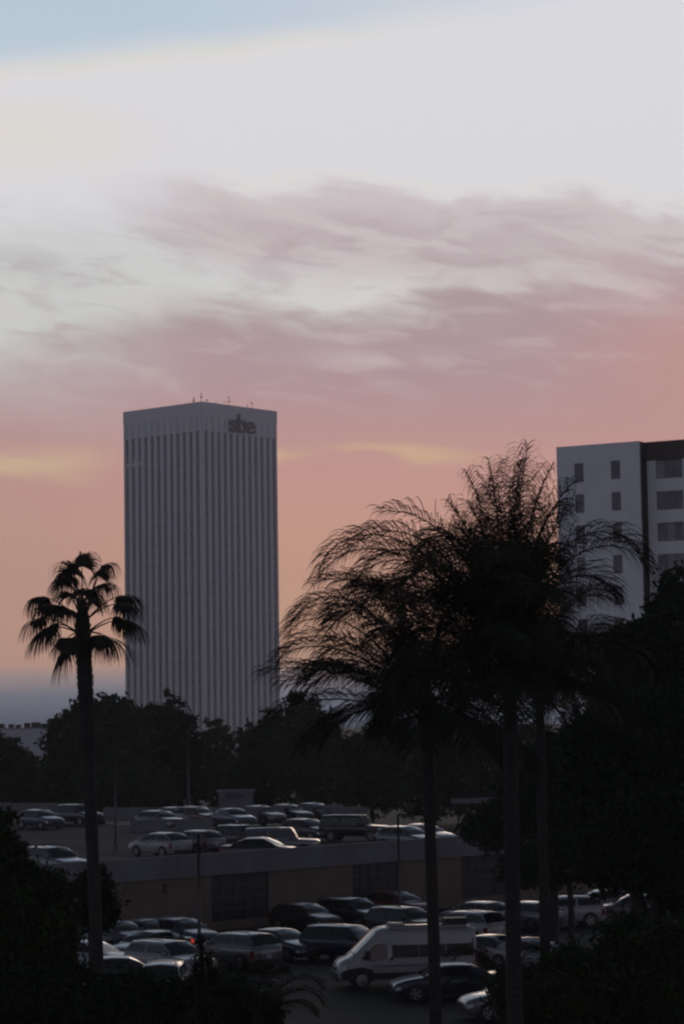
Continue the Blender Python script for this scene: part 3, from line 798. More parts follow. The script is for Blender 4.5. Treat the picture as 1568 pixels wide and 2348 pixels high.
car('hatch', 1210, 2066, 0, NB, 'silver', 'silver car glimpsed between the two right palm trunks', LG)
car('sedan', 1385, 2040, 0, 190, 'silver', 'silver sedan glimpsed through the trees at the right', LG)
car('hatch', 1460, 2050, 0, 175, 'grey', 'grey car farthest right behind the dark trees', LG)
car('sedan', 1215, 2150, 0, PB, 'white', 'white sedan between palm trunks right of the dark one', LG)
# roof deck
car('suv', 117, 1941, DZ, PB, 'silver', 'silver car behind the parapet left of the fan palm', DG)
car('hatch', 88, 1856, DZ, PB, 'blue', 'dull blue car at the far left of the roof deck', DG)
car('suv', 178, 1844, DZ, PB, 'navy', 'dark blue sport utility car behind the fan palm trunk on the deck', DG)
car('hatch', 362, 1858, DZ, PB, 'silver', 'silver hatchback just behind the left ramp wall', DG)
car('sedan', 396, 1850, DZ, PB, 'white', 'white sedan behind the silver hatchback at the ramp', DG)
car('hatch', 446, 1849, DZ, PB, 'red', 'dark red hatchback at the end of the left ramp wall', DG)
car('sedan', 530, 1853, DZ, -58, 'blue', 'blue sedan in the gap between the two ramp walls', DG)
car('hatch', 374, 1908, DZ, NB, 'white', 'white hatchback showing its rear near the parapet', DG)
car('hatch', 452, 1903, DZ, NB, 'silver', 'silver hatchback beside the white one near the parapet', DG)
car('suv', 532, 1890, DZ, NB, 'black', 'black tall car in the middle of the roof deck', DG)
car('boxy', 640, 1897, DZ, -4, 'silver', 'boxy old silver sport utility car side on upon the deck', DG)
car('sedan', 590, 1920, DZ, -14, 'black', 'low black car in front of the boxy silver one', DG)
car('hatch', 698, 1877, DZ, PB, 'charcoal', 'charcoal hatchback behind the boxy silver one', DG)
car('boxy', 808, 1868, DZ, -20, 'black', 'boxy black car at the right end of the deck', DG)
car('hatch', 925, 1894, DZ, PB, 'silver', 'silver hatchback left of the thin palm trunk on the deck', DG)
car('sedan', 962, 1889, DZ, PB, 'white', 'white sedan beside the thin palm trunk on the deck', DG)
car('sedan', 0, 0, DZ, PB, 'silver', 'silver sedan just behind the right ramp wall, leftmost of three', DG, pos=(-6.9, 188.6))
car('sedan', 0, 0, DZ, PB, 'charcoal', 'charcoal sedan in the middle of three behind the right ramp wall', DG, pos=(-4.75, 190.6))
car('sedan', 0, 0, DZ, PB, 'grey', 'grey sedan rightmost of three behind the right ramp wall', DG, pos=(-2.7, 192.7))

# ------------------------------------------------------------------ the white camper van
def van():
    fr = atd(767, 2235, 101.6)
    hd = R(189); L = 6.0
    cx = fr.x - math.cos(hd) * L / 2; cyy = fr.y - math.sin(hd) * L / 2 + 0.5
    o = empty('camper_van', (cx, cyy, 0.005), hd); tag(o, 'white high roofed camper van with dark side windows in the lot', 'van')
    hw = 1.0
    prof = [(-3.0, 2.36, .42), (-2.97, 2.44, .38), (-2.8, 2.52, .36), (-1.0, 2.55, .36), (0.6, 2.53, .36), (1.05, 2.47, .36), (1.30, 2.36, .36), (1.75, 1.92, .36), (2.20, 1.47, .36), (2.42, 1.28, .36), (2.72, 1.17, .36), (2.90, 1.04, .38), (2.97, 0.86, .40), (3.0, 0.72, .45)]
    secs = []
    for x, zt_, zb in prof:
        e = min(x + 3.0, 3.0 - x); k = min(1, e / 0.5); w = hw * (0.86 + 0.14 * math.sqrt(max(0, 1 - (1 - k) ** 2))) if x > 0 else hw * (0.97 + 0.03 * min(1, e / 0.1))
        tall = max(0.0, zt_ - 1.25) / 1.3
        tw = lerp(0.94, 0.86, tall)
        half = [(0, zb), (0.9 * w, zb), (0.98 * w, zb + 0.1), (w, lerp(zb, min(zt_, 1.3), 0.6)), (lerp(w, w * tw, 0.55), zt_ - 0.30 - 0.0), (tw * w, zt_ - 0.10), (tw * w - 0.10, zt_ - 0.01)]
        zs = [h_[1] for h_ in half]
        if zs[4] < zs[3] + 0.05: half[4] = (half[4][0], zs[3] + 0.05)
        if half[5][1] < half[4][1] + 0.03: half[5] = (half[5][0], half[4][1] + 0.03)
        half[6] = (half[6][0], max(half[6][1], half[5][1] + 0.02))
        secs.append([(x, -y, z) for y, z in half[:0:-1]] + [(x, 0, zb)] + [(x, y, z) for y, z in half[1:]] + [(x, 0, max(zt_ + 0.02, half[6][1] + 0.01))])
    me = loft(secs, True).mesh('body', 'paint_white', None, True); link('body', me, o)
    def side_y(z): return lerp(1.0, 0.895, max(0, min(1, (z - 1.05) / 1.25)))
    def panel(name, pts, mat, sy, off=0.012, parent=o):
        m = MB(); n = len(pts)
        out = [(x, sy * (side_y(z) + off), z) for x, z in pts]; inn = [(x, sy * (side_y(z) - 0.03), z) for x, z in pts]
        m.v += out + inn
        m.f += [tuple(range(n)), tuple(range(2 * n - 1, n - 1, -1))] + [(i, n + i, n + (i + 1) % n, (i + 1) % n) for i in range(n)]
        return link(name, m.mesh(name, mat), parent)
    for sy in (-1, 1):
        panel('door_window', [(0.86, 1.24), (1.60, 1.14), (1.98, 1.28), (1.40, 1.86), (0.94, 1.90), (0.88, 1.84)], 'glass_car', sy)
        panel('side_window', [(-0.48, 1.27), (0.66, 1.27), (0.66, 1.98), (-0.48, 2.0)], 'van_glass', sy)
        panel('side_window', [(-1.66, 1.27), (-0.50, 1.27), (-0.50, 2.0), (-1.66, 2.02)], 'van_glass', sy)
        panel('side_window', [(-2.88, 1.28), (-1.68, 1.27), (-1.68, 2.02), (-2.88, 2.02)], 'van_glass', sy)
        panel('fender_shaded_cladding', [(1.50, 0.40), (2.86, 0.40), (2.88, 0.70), (2.55, 0.86), (1.98, 0.92), (1.50, 0.80)], 'trim', sy, 0.010)  # black plastic plus shadow on the lower front, built as one dark panel
        panel('sill_cladding', [(-1.35, 0.40), (1.55, 0.40), (1.55, 0.66), (-1.35, 0.66)], 'trim', sy, 0.02)
        panel('side_moulding', [(-2.9, 0.90), (1.50, 0.90), (1.50, 0.98), (-2.9, 0.98)], 'paint_silver', sy, 0.012)
        panel('door_handle', [(0.62, 1.16), (0.74, 1.16), (0.74, 1.30), (0.62, 1.30)], 'trim', sy, 0.03)
        h = MB(); h.add([(2.90, sy * 0.93, 0.98), (2.99, sy * 0.60, 0.92), (3.01, sy * 0.62, 0.70), (2.95, sy * 0.90, 0.70), (2.62, sy * 1.0, 1.02), (2.66, sy * 1.003, 0.82)], [(0, 1, 2, 3), (0, 3, 5, 4)])
        link('headlight', h.mesh('headlight', 'headlamp'), o)
        mi = MB(); mi.box((1.72, sy * 1.0, 1.28), (1.80, sy * 1.14, 1.34)); mi.box((1.66, sy * 1.12, 1.24), (1.84, sy * 1.30, 1.62))
        link('mirror', mi.mesh('mirror', 'trim'), o)
        rl = MB(); rl.box((-2.6, sy * 0.74, 2.56), (0.7, sy * 0.80, 2.62)); link('roof_rail', rl.mesh('roof_rail', 'trim'), o)
        tl = MB().box((-3.02, sy * 0.93 - 0.03, 0.95), (-2.94, sy * 0.93 + 0.05, 1.5)); link('tail_light', tl.mesh('tail_light', 'tail_red'), o)
        for xw in (1.98, -1.95):
            wr = 0.37
            ar = MB(); n = 14; R2 = 0.47
            pts = [(xw + R2 * math.cos(math.pi * (k / n * 1.1 - 0.05)), wr + R2 * math.sin(math.pi * (k / n * 1.1 - 0.05))) for k in range(n + 1)]
            ar.v += [(x, sy * 0.93, z) for x, z in pts] + [(x, sy * 1.018, z) for x, z in pts]
            ar.f += [tuple(range(n + 1)), tuple(range(2 * n + 1, n, -1))] + [(k, k + 1, n + 2 + k, n + 1 + k) for k in range(n)]
            link('wheel_arch', ar.mesh('wheel_arch', 'trim'), o)
            t = MB(); nn = 22
            for r_, d in [(0.0, 0.02), (wr * 0.93, 0.035), (wr, 0.0), (wr, -0.16), (0, -0.18)]:
                for k in range(nn): t.v.append((xw + r_ * math.cos(2 * math.pi * k / nn), sy * (1.0 + d), wr + r_ * math.sin(2 * math.pi * k / nn)))
            for i in range(4):
                for k in range(nn): t.f.append((i * nn + k, i * nn + (k + 1) % nn, (i + 1) * nn + (k + 1) % nn, (i + 1) * nn + k))
            w_ = link('wheel', t.mesh('wheel', 'tyre', None, True), o)
            rm = MB()
            for r_, d in [(0.0, 0.06), (0.10, 0.055), (0.22, 0.045), (0.25, 0.045)]:
                for k in range(nn): rm.v.append((xw + r_ * math.cos(2 * math.pi * k / nn), sy * (1.0 + d), wr + r_ * math.sin(2 * math.pi * k / nn)))
            for i in range(3):
                for k in range(nn): rm.f.append((i * nn + k, i * nn + (k + 1) % nn, (i + 1) * nn + (k + 1) % nn, (i + 1) * nn + k))
            link('rim', rm.mesh('rim', 'rim', None, True), w_)
    ws = MB()
    for t_ in (0.06, 0.35, 0.65, 0.93):
        x = lerp(2.30, 1.28, t_); z = lerp(1.41, 2.38, t_); hwid = lerp(0.86, 0.78, t_)
        for k in range(7):
            y = lerp(-hwid, hwid, k / 6); ws.v.append((x + 0.03 - 0.05 * (2 * k / 6 - 1) ** 2, y, z + 0.035 - 0.03 * (2 * k / 6 - 1) ** 2))
    for i in range(3):
        for k in range(6): ws.f.append((i * 7 + k, i * 7 + k + 1, (i + 1) * 7 + k + 1, (i + 1) * 7 + k))
    link('windshield', ws.mesh('windshield', 'glass_car', None, True), o)
    bpm = MB().box((2.86, -0.86, 0.36), (3.05, 0.86, 0.66)); link('front_bumper', bpm.mesh('front_bumper', 'trim'), o)
    link('grille', MB().box((2.95, -0.55, 0.74), (3.02, 0.55, 0.90)).mesh('grille', 'trim'), o)
    ac = MB(); ac.tube([(0.35, 0, 2.55), (0.35, 0, 2.68)], [0.42, 0.34], 16); link('roof_vent', ac.mesh('roof_vent', 'paint_white', None, True), o)
    ac = MB().box((-2.75, -0.38, 2.55), (-1.75, 0.38, 2.82)); link('roof_air_conditioner', ac.mesh('roof_air_conditioner', 'trim'), o)
    aw = MB().tube([(-2.6, 0.86, 2.50), (0.75, 0.86, 2.50)], 0.075, 8); link('awning', aw.mesh('awning', 'frame_grey'), o)
    return o
van()

# ------------------------------------------------------------------ broadleaf trees
def leaf_cloud(lobes, n, size, rngn, shell=0.55, clump=0.9):
    """numpy leaf quads: lobes = list of (center, radii, weight)"""
    vs_, fs_ = [], []
    vol = np.array([w for _, _, w in lobes]); vol = vol / vol.sum()
    pts = []
    for (c, r, w), k in zip(lobes, (vol * n).astype(int)):
        nc = max(8, k // 22)
        d = rngn.normal(size=(nc, 3)); d /= np.linalg.norm(d, axis=1)[:, None]
        rad = shell + (1 - shell) * rngn.random(nc) ** 0.7
        rad *= 1 + 0.13 * rngn.normal(size=nc)
        cc = np.array(c) + d * rad[:, None] * np.array(r)
        idx = rngn.integers(0, nc, k)
        pts.append(cc[idx] + rngn.normal(size=(k, 3)) * clump * np.array([1, 1, 0.7]) * (0.4 + 0.8 * rngn.random((k, 1))))
    P = np.concatenate(pts); k = len(P)
    a = rngn.normal(size=(k, 3)); a /= np.linalg.norm(a, axis=1)[:, None]
    b = rngn.normal(size=(k, 3)); b -= (a * b).sum(1)[:, None] * a; b /= np.linalg.norm(b, axis=1)[:, None]
    s_ = size * (0.6 + 0.8 * rngn.random((k, 1)))
    V = np.stack([P - a * s_, P + b * s_ * 0.42, P + a * s_, P - b * s_ * 0.42], axis=1).reshape(-1, 3)
    Fq = np.arange(4 * k).reshape(-1, 4)
    return V, Fq
SEED = [100]
def tree(name, label, d, lobes_px, n, size, mat='leaf', group='broadleaf trees', shell=0.5, clump=None, cat='tree', trunk_px=None):
    SEED[0] += 1; rn = np.random.default_rng(SEED[0]); rr = random.Random(SEED[0])
    mpp = d / FPX
    lobes = []
    for (x, y, rx, ry) in lobes_px:
        c = atd(x, y, d + rr.uniform(-0.4, 0.4) * rx * mpp)
        r = (rx * mpp, 0.85 * (rx + ry) / 2 * mpp, ry * mpp)
        lobes.append(((c.x, c.y, c.z), r, r[0] * r[2]))
    xm = sum(l[0][0] * l[2] for l in lobes) / sum(l[2] for l in lobes)
    if trunk_px is not None: xm = atd(trunk_px, 1700, d).x
    ym = d
    o = empty(name, (xm, ym, 0)); tag(o, label, cat, group)
    cl = clump if clump else 0.09 * sum(l[1][0] for l in lobes) / len(lobes) + 0.1
    V, Fq = leaf_cloud(lobes, n, size, rn, shell, cl)
    keep = V[Fq].min(axis=1)[:, 2] > 0.03
    Fq = Fq[keep]
    V = V - np.array([xm, ym, 0])
    used = np.unique(Fq); mp = np.zeros(len(V), int); mp[used] = np.arange(len(used))
    c_ = link('crown', npmesh('crown', V[used], mp[Fq], mat), o)
    # trunk and limbs
    m = MB(); zc = max(1.0, min(l[0][2] - l[1][2] * 0.5 for l in lobes)); R0 = 0.018 * max(l[0][2] + l[1][2] for l in lobes) + 0.06
    m.tube([(xm, ym, -0.02), (xm + 0.05, ym, zc * 0.5), (xm - 0.04, ym, zc)], [R0 * 1.25, R0 * 0.95, R0 * 0.8], 9)
    tr = m.build('trunk', 'bark', o, True)
    for (c, r, w) in lobes:
        for j in range(2):
            e = Vector(c) + Vector((rr.uniform(-.5, .5) * r[0], rr.uniform(-.5, .5) * r[1], rr.uniform(-.2, .6) * r[2]))
            mid = Vector((xm, ym, zc)).lerp(e, 0.5) + Vector((rr.uniform(-.3, .3), rr.uniform(-.3, .3), 0.1 * r[2]))
            MB().tube([(xm, ym, zc * 0.93), mid, e], [R0 * 0.6, R0 * 0.35, R0 * 0.1], 6).build('limb', 'bark', o, True)
    return o
G_BACK, G_RIGHT, G_FG = 'trees behind the roof deck', 'dark trees at the right', 'foreground shrubs and trees'
tree('broadleaf_tree', 'broad dark tree behind the fan palm trunk', 226, [(150, 1705, 48, 62), (205, 1665, 58, 62), (262, 1652, 58, 60), (235, 1760, 105, 85), (300, 1690, 60, 65)], 22000, 0.30, 'leaf', G_BACK)
tree('broadleaf_tree', 'round dark tree in front of the left foot of the tower', 236, [(385, 1662, 62, 62), (425, 1720, 46, 75), (345, 1720, 70, 80), (400, 1785, 75, 70)], 17000, 0.30, 'leaf_dark', G_BACK)
tree('broadleaf_tree', 'low bushy tree between the deck and the broad dark tree', 218, [(120, 1800, 60, 55), (210, 1815, 70, 45), (330, 1810, 80, 50)], 12000, 0.28, 'leaf', G_BACK)
tree('broadleaf_tree', 'dark tree cut by the left edge before the pale building', 214, [(0, 1760, 70, 80), (55, 1790, 38, 70), (-50, 1740, 60, 90)], 12000, 0.28, 'leaf', G_BACK)
tree('broadleaf_tree', 'slender paler tree in front of the tower corner', 262, [(500, 1715, 34, 62), (515, 1775, 38, 70), (480, 1790, 36, 60)], 6500, 0.32, 'leaf_b', G_BACK)
tree('broadleaf_tree', 'dark tree at the right foot of the tower', 245, [(585, 1725, 42, 70), (625, 1695, 40, 65), (600, 1790, 70, 70)], 11000, 0.30, 'leaf', G_BACK)
tree('broadleaf_tree', 'tall loose tree right of the tower under the frond tips', 232, [(690, 1650, 46, 62), (735, 1700, 52, 75), (680, 1745, 60, 75), (730, 1800, 80, 60)], 15000, 0.28, 'leaf_b', G_BACK)
tree('broadleaf_tree', 'wide dark tree above the right ramp wall', 238, [(820, 1742, 60, 64), (880, 1720, 60, 66), (850, 1800, 90, 60)], 13000, 0.28, 'leaf_dark', G_BACK)
tree('broadleaf_tree', 'dark tree behind the thin palm trunk', 248, [(960, 1745, 80, 85), (1030, 1720, 70, 90), (990, 1820, 100, 60)], 15000, 0.28, 'leaf_dark', G_BACK)
tree('broadleaf_tree', 'dark tree behind the tall palm trunk', 254, [(1120, 1745, 80, 95), (1200, 1730, 70, 90), (1150, 1830, 110, 65)], 15000, 0.26, 'leaf_dark', G_BACK)
tree('broadleaf_tree', 'leafy tree before the apartment block reaching the right edge', 92, [(1470, 1500, 75, 85), (1545, 1440, 55, 130), (1420, 1560, 75, 85), (1530, 1590, 80, 110)], 30000, 0.13, 'leaf_dark', G_RIGHT)
tree('broadleaf_tree', 'dense dark tree right of the third palm', 86, [(1370, 1700, 75, 85), (1460, 1690, 95, 110), (1540, 1740, 70, 130), (1400, 1800, 110, 90)], 34000, 0.13, 'leaf_dark', G_RIGHT)
tree('broadleaf_tree', 'dark tree low between the palm trunks', 120, [(1290, 1760, 80, 85), (1230, 1830, 90, 80), (1330, 1850, 80, 90), (1130, 1900, 70, 50)], 22000, 0.18, 'leaf_dark', G_RIGHT)
tree('broadleaf_tree', 'black tree filling the right edge below the horizon', 74, [(1500, 1920, 110, 110), (1420, 1960, 90, 80), (1560, 2060, 60, 110)], 30000, 0.12, 'leaf_dark', G_RIGHT)
tree('broadleaf_tree', 'small dark tree leaning over the cars at the right', 118, [(1290, 1970, 85, 55), (1380, 1955, 70, 60), (1210, 1985, 60, 45)], 14000, 0.15, 'leaf_dark', G_RIGHT)
tree('leafy_shrub', 'dark shrub mass in the lower right corner', 68, [(1480, 2190, 110, 90), (1400, 2270, 120, 80), (1530, 2300, 80, 110)], 30000, 0.11, 'leaf', G_FG, cat='shrub')
tree('leafy_shrub', 'dark shrub under the tall palm trunk', 66, [(1230, 2290, 95, 62), (1310, 2240, 70, 70)], 16000, 0.10, 'leaf', G_FG, cat='shrub')
tree('broadleaf_tree', 'dark foreground tree along the left edge', 64, [(20, 2050, 70, 90), (95, 2080, 62, 80), (60, 2180, 100, 100), (130, 2160, 38, 90)], 34000, 0.10, 'leaf', G_FG)
tree('broadleaf_tree', 'sparse leafy branches at the left edge above the parapet', 60, [(8, 1905, 28, 42), (30, 1940, 30, 30)], 900, 0.10, 'leaf', G_FG, shell=0.2, trunk_px=-70)
tree('leafy_shrub', 'black shrub in the lower left corner', 61, [(60, 2300, 110, 70), (170, 2285, 70, 65)], 22000, 0.10, 'leaf_dark', G_FG, cat='shrub')
tree('leafy_shrub', 'black shrub in front of the white car facing the camera', 60, [(290, 2310, 90, 65), (400, 2318, 80, 55)], 20000, 0.10, 'leaf_dark', G_FG, cat='shrub')
tree('leafy_shrub', 'black shrub below the silver sport utility car', 59, [(500, 2300, 75, 62), (570, 2330, 60, 45)], 14000, 0.10, 'leaf_dark', G_FG, cat='shrub')
tree('leafy_shrub', 'dark bushy shrub wrapped around the fan palm trunk', 79, [(215, 2048, 38, 50), (228, 2085, 34, 40), (190, 2075, 30, 45)], 9000, 0.12, 'leaf_dark', G_FG, cat='shrub')

# ------------------------------------------------------------------ palms
class Strip:
    """collects thin ribbon leaflets"""
    def __init__(s): s.v = []; s.f = []
    def ribbon(s, pts, side, w):
        b = len(s.v)
        for p, wi in zip(pts, w):
            s.v.append(tuple(p + side * wi)); s.v.append(tuple(p - side * wi))
        for i in range(len(pts) - 1): s.f.append((b + 2 * i, b + 2 * i + 1, b + 2 * i + 3, b + 2 * i + 2))
UP = Vector((0, 0, 1))
def pinnate_frond(base, az, elev, L, droop, rr, nleaf=105, leaf=1.0, lw=0.0135, bushy=0.12):
    """feather frond: rachis points, mesh builder for rachis + leaflets"""
    h = Vector((math.cos(az), math.sin(az), 0)); p = Vector(base); pts = [p.copy()]; N = 22
    a = elev; tw = Vector((-h.y, h.x, 0)); swerve = rr.uniform(-0.15, 0.15) * min(1.0, droop / 1.6)
    for i in range(N):
        t = i / N
        a -= droop / N * (0.15 + 2.55 * t * t)
        d = (h * math.cos(a) + UP * math.sin(a) + tw * swerve * t).normalized()
        p = p + d * (L / N); pts.append(p.copy())
    m = MB(); m.tube(pts, [0.026 * (1 - 0.85 * i / N) + 0.003 for i in range(N + 1)], 5)
    s = Strip()
    for j in range(nleaf):
        t = 0.13 + 0.87 * (j + rr.uniform(-.3, .3)) / nleaf; t = min(max(t, 0.12), 0.995)
        k = min(int(t * N), N - 1); P = pts[k].lerp(pts[k + 1], t * N - k); T = (pts[k + 1] - pts[k]).normalized()
        S0 = T.cross(UP); S0 = S0.normalized() if S0.length > 0.05 else tw
        Nn = S0.cross(T).normalized()
        ln = leaf * (0.62 + 0.55 * math.sin(math.pi * min(1, t * 0.92 + 0.12)) ** 0.7) * rr.uniform(0.9, 1.1)
        for sg in (-1, 1):
            an = rr.gauss(0.75 if j % 2 else 0.05, bushy); out = (S0 * sg * math.cos(an) + Nn * math.sin(an)).normalized()
            d = (out * 0.82 + T * rr.uniform(0.42, 0.56)).normalized()
            q = P.copy(); lp = [q.copy()]; st = 4
            gdr = rr.uniform(0.36, 0.46)
            for e in range(st):
                d = (d - UP * gdr * (0.35 + 0.4 * e)).normalized(); q = q + d * (ln / st); lp.append(q.copy())
            sd = T.cross(d); sd = sd.normalized() if sd.length > 0.05 else S0
            s.ribbon(lp, sd, [lw * 0.6, lw, lw * 0.9, lw * 0.6, lw * 0.12])
    return m, s
def add_frond(root, base_z, m, s, mat='palm_leaf'):
    m.add(s.v, s.f); m.build('frond', mat, root)
def feather_palm(label, x, y, top_z, r, fronds, rr, lean=(0, 0), **kw):
    o = empty('feather_palm', (x, y, 0)); tag(o, label, 'palm tree', 'feather palms')
    n = 26; pts = []; rad = []
    for i in range(n + 1):
        t = i / n; pts.append((x + lean[0] * t * t, y + lean[1] * t * t, -0.02 + (top_z + 0.02) * t)); rad.append(r * (1.12 - 0.18 * t) * (1.0 + 0.035 * (i % 2)))
    MB().tube(pts, rad, 14).build('trunk', 'palm_bark', o, True)
    top = Vector(pts[-1])
    MB().tube([top - UP * 0.1, top + UP * 0.5, top + UP * 1.0], [r * 0.95, r * 1.15, r * 0.35], 10).build('crown_shaft', 'palm_leaf', o, True)
    for (az, el, L, dr) in fronds:
        hv = Vector((math.cos(R(az)), math.sin(R(az)), 0))
        m, s = pinnate_frond(top + UP * rr.uniform(0.3, 0.85) + hv * r * 0.5, R(az), R(el), L, R(dr), rr, **kw)
        add_frond(o, 0, m, s)
    return o
rr = random.Random(21)
# tall feather palm (nearest)
def ring(rr, n, el0, el1, L0, L1, d0, d1, azc=0, azw=360):
    return [(azc + azw * ((i + rr.uniform(0, .7)) / n - 0.5), rr.uniform(el0, el1), rr.uniform(L0, L1), rr.uniform(d0, d1)) for i in range(n)]
p = atd(1163, 1600, 51.0)
fr = [(180, 67, 5.6, 124), (174, 60, 5.3, 118), (187, 72, 5.2, 124), (176, 78, 4.9, 86), (12, 78, 5.0, 142), (-12, 74, 4.6, 142), (28, 68, 3.8, 130), (200, 50, 4.8, 108), (165, 45, 4.6, 100),
      (20, 88, 4.95, 12), (-40, 89, 4.8, 12), (70, 88, 4.7, 16), (-140, 89, 4.5, 14), (0, 85, 4.4, 26), (100, 87, 4.3, 24), (178, 86, 4.3, 22), (190, 82, 4.1, 34), (5, 81, 4.2, 40), (-90, 84, 4.2, 30)] + ring(rr, 12, 76, 88, 2.8, 3.9, 20, 60)
fr += ring(rr, 6, 64, 78, 4.2, 4.7, 105, 130, 180, 230) + ring(rr, 6, 44, 62, 3.6, 4.2, 100, 120, 180, 230) + ring(rr, 6, 15, 40, 3.0, 3.6, 80, 100) + ring(rr, 5, -15, 12, 2.7, 3.2, 50, 70)
feather_palm('tallest feather palm with bushy arching crown before the apartment block', p.x, p.y, p.z, 0.165, fr, rr, lean=(0.05, 0.0))
p = atd(988, 1668, 60.0)
fr = [(182, 73, 4.9, 130), (174, 67, 4.8, 128), (190, 60, 4.6, 112), (178, 52, 4.3, 98), (184, 40, 4.1, 80), (170, 34, 4.0, 74), (186, 27, 4.3, 48), (178, 16, 4.0, 55), (184, 79, 4.8, 112)]
fr += ring(rr, 7, 62, 84, 4.0, 4.7, 90, 125, 180, 300) + ring(rr, 7, 42, 60, 3.6, 4.2, 100, 120) + ring(rr, 7, 15, 38, 3.2, 3.8, 80, 100) + ring(rr, 7, -22, 10, 2.8, 3.4, 45, 65)
feather_palm('feather palm with thin trunk left of the tallest one', p.x, p.y, p.z, 0.15, fr, rr, lean=(-0.12, 0))
p = atd(1236, 1600, 70.0)
fr = [(8, 62, 3.5, 122), (-10, 52, 3.4, 115), (15, 42, 3.2, 100), (-5, 30, 3.0, 85)]
fr += ring(rr, 7, 60, 80, 3.4, 3.9, 100, 125) + ring(rr, 7, 35, 55, 2.9, 3.4, 95, 115) + ring(rr, 6, 8, 30, 2.8, 3.2, 70, 90) + ring(rr, 6, -20, 5, 2.6, 3.0, 45, 60)
pm = feather_palm('shorter feather palm right of the tallest one near the dark trees', p.x, p.y, p.z, 0.14, fr, rr)
q0, q1, q2, q3 = atd(1238, 1622, 69.6), atd(1258, 1596, 69.4), atd(1284, 1580, 69.2), atd(1312, 1573, 69.0)
MB().tube([q0, q1, q2, q3], [0.05, 0.042, 0.035, 0.02], 7).build('flower_stalk', 'frond_dead', pm, True)
# young feather palms at the bottom
p = atd(590, 2330, 57.0)
feather_palm('young feather palm at the bottom edge left of the open lot', p.x, p.y, p.z - 0.4, 0.12, [(10, 50, 1.9, 120), (-20, 40, 1.9, 115), (160, 50, 1.8, 115), (60, 60, 1.8, 110), (-70, 45, 1.8, 110), (-120, 50, 1.8, 115), (30, 20, 1.7, 90), (190, 25, 1.7, 95), (100, 55, 1.8, 110)], rr, nleaf=40, leaf=0.36, lw=0.015)
p = atd(1175, 2330, 56.0)
feather_palm('young feather palm at the bottom edge below the tall palm trunk', p.x, p.y, p.z - 0.2, 0.12, [(172, 62, 2.0, 125), (185, 40, 1.8, 110), (150, 56, 1.9, 120), (10, 52, 1.9, 115), (-30, 45, 1.8, 110), (-100, 55, 1.8, 118), (60, 58, 1.9, 112), (215, 45, 1.8, 110), (90, 40, 1.8, 110)], rr, nleaf=40, leaf=0.38, lw=0.015)

# fan palm on the left
def fan_frond(root, hub0, hub, outdir, Rb, rr, nseg=34, spread=150, droop=1.0, mat='palm_leaf'):
    hub0, hub = Vector(hub0), Vector(hub)
    mid = hub0.lerp(hub, 0.55) + UP * 0.10 * (hub - hub0).length
    m = MB(); m.tube([hub0, hub0.lerp(mid, 0.5) + UP * 0.03, mid, mid.lerp(hub, 0.5) + UP * 0.02, hub], [0.035, 0.028, 0.022, 0.018, 0.014], 5)
    s = Strip()
    o = Vector(outdir).normalized(); side = o.cross(UP)
    side = side.normalized() if side.length > 0.15 else Vector((1, 0, 0)); nn = side.cross(o).normalized()
    for j in range(nseg):
        an = R(lerp(-spread / 1.0, spread / 1.0, (j + rr.uniform(-.3, .3)) / (nseg - 1)) * 0.5 * 1.0)
        d = (o * math.cos(an) + side * math.sin(an) + nn * 0.16 * math.cos(2 * an)).normalized()
        ln = Rb * rr.uniform(0.85, 1.1) * (0.75 + 0.25 * math.cos(an)); q = hub.copy(); lp = [q.copy()]
        st = 6
        for e in range(st):
            g_ = (0.05 + 0.13 * e + (0.25 if e > 2 else 0)) * droop * rr.uniform(0.75, 1.25)
            d = (d - UP * g_).normalized(); q = q + d * (ln / st); lp.append(q.copy())
        sd = (lp[1] - lp[0]).cross(nn); sd = sd.normalized() if sd.length > 1e-4 else side
        ws_ = Rb * math.sin(R(spread) / nseg) * 0.36
        s.ribbon(lp, sd, [0.008, ws_ * 0.55, ws_, ws_ * 0.8, ws_ * 0.5, ws_ * 0.3, 0.004])
    m.add(s.v, s.f); m.build('frond', mat, root)
FD = 77.0
rr = random.Random(4)
ctr = atd(190, 1420, FD)
bse = atd(235, 2330, FD)
fan = empty('fan_palm', (bse.x, FD, 0)); tag(fan, 'tall fan palm with rough trunk and drooping fan fronds at the left', 'palm tree')
pts, rad = [], []
for i in range(25):
    t = i / 24; z = -0.02 + (ctr.z - 0.1 + 0.02) * t
    xx = lerp(bse.x, ctr.x, t)
    w = lerp(0.20, 0.205, t) if t < 0.75 else lerp(0.205, 0.24, min(1, (t - 0.75) / 0.12))
    pts.append((xx, FD, z)); rad.append(w * (1 + 0.03 * (i % 2)))
MB().tube(pts, rad, 14).build('trunk', 'palm_bark', fan, True)
MB().tube([Vector(pts[-1]) - UP * 0.05, Vector(pts[-1]) + UP * 0.25, Vector(pts[-1]) + UP * 0.6, Vector(pts[-1]) + UP * 0.85], [0.24, 0.21, 0.12, 0.03], 10).build('crown_heart', 'palm_bark', fan, True)
bt = MB()
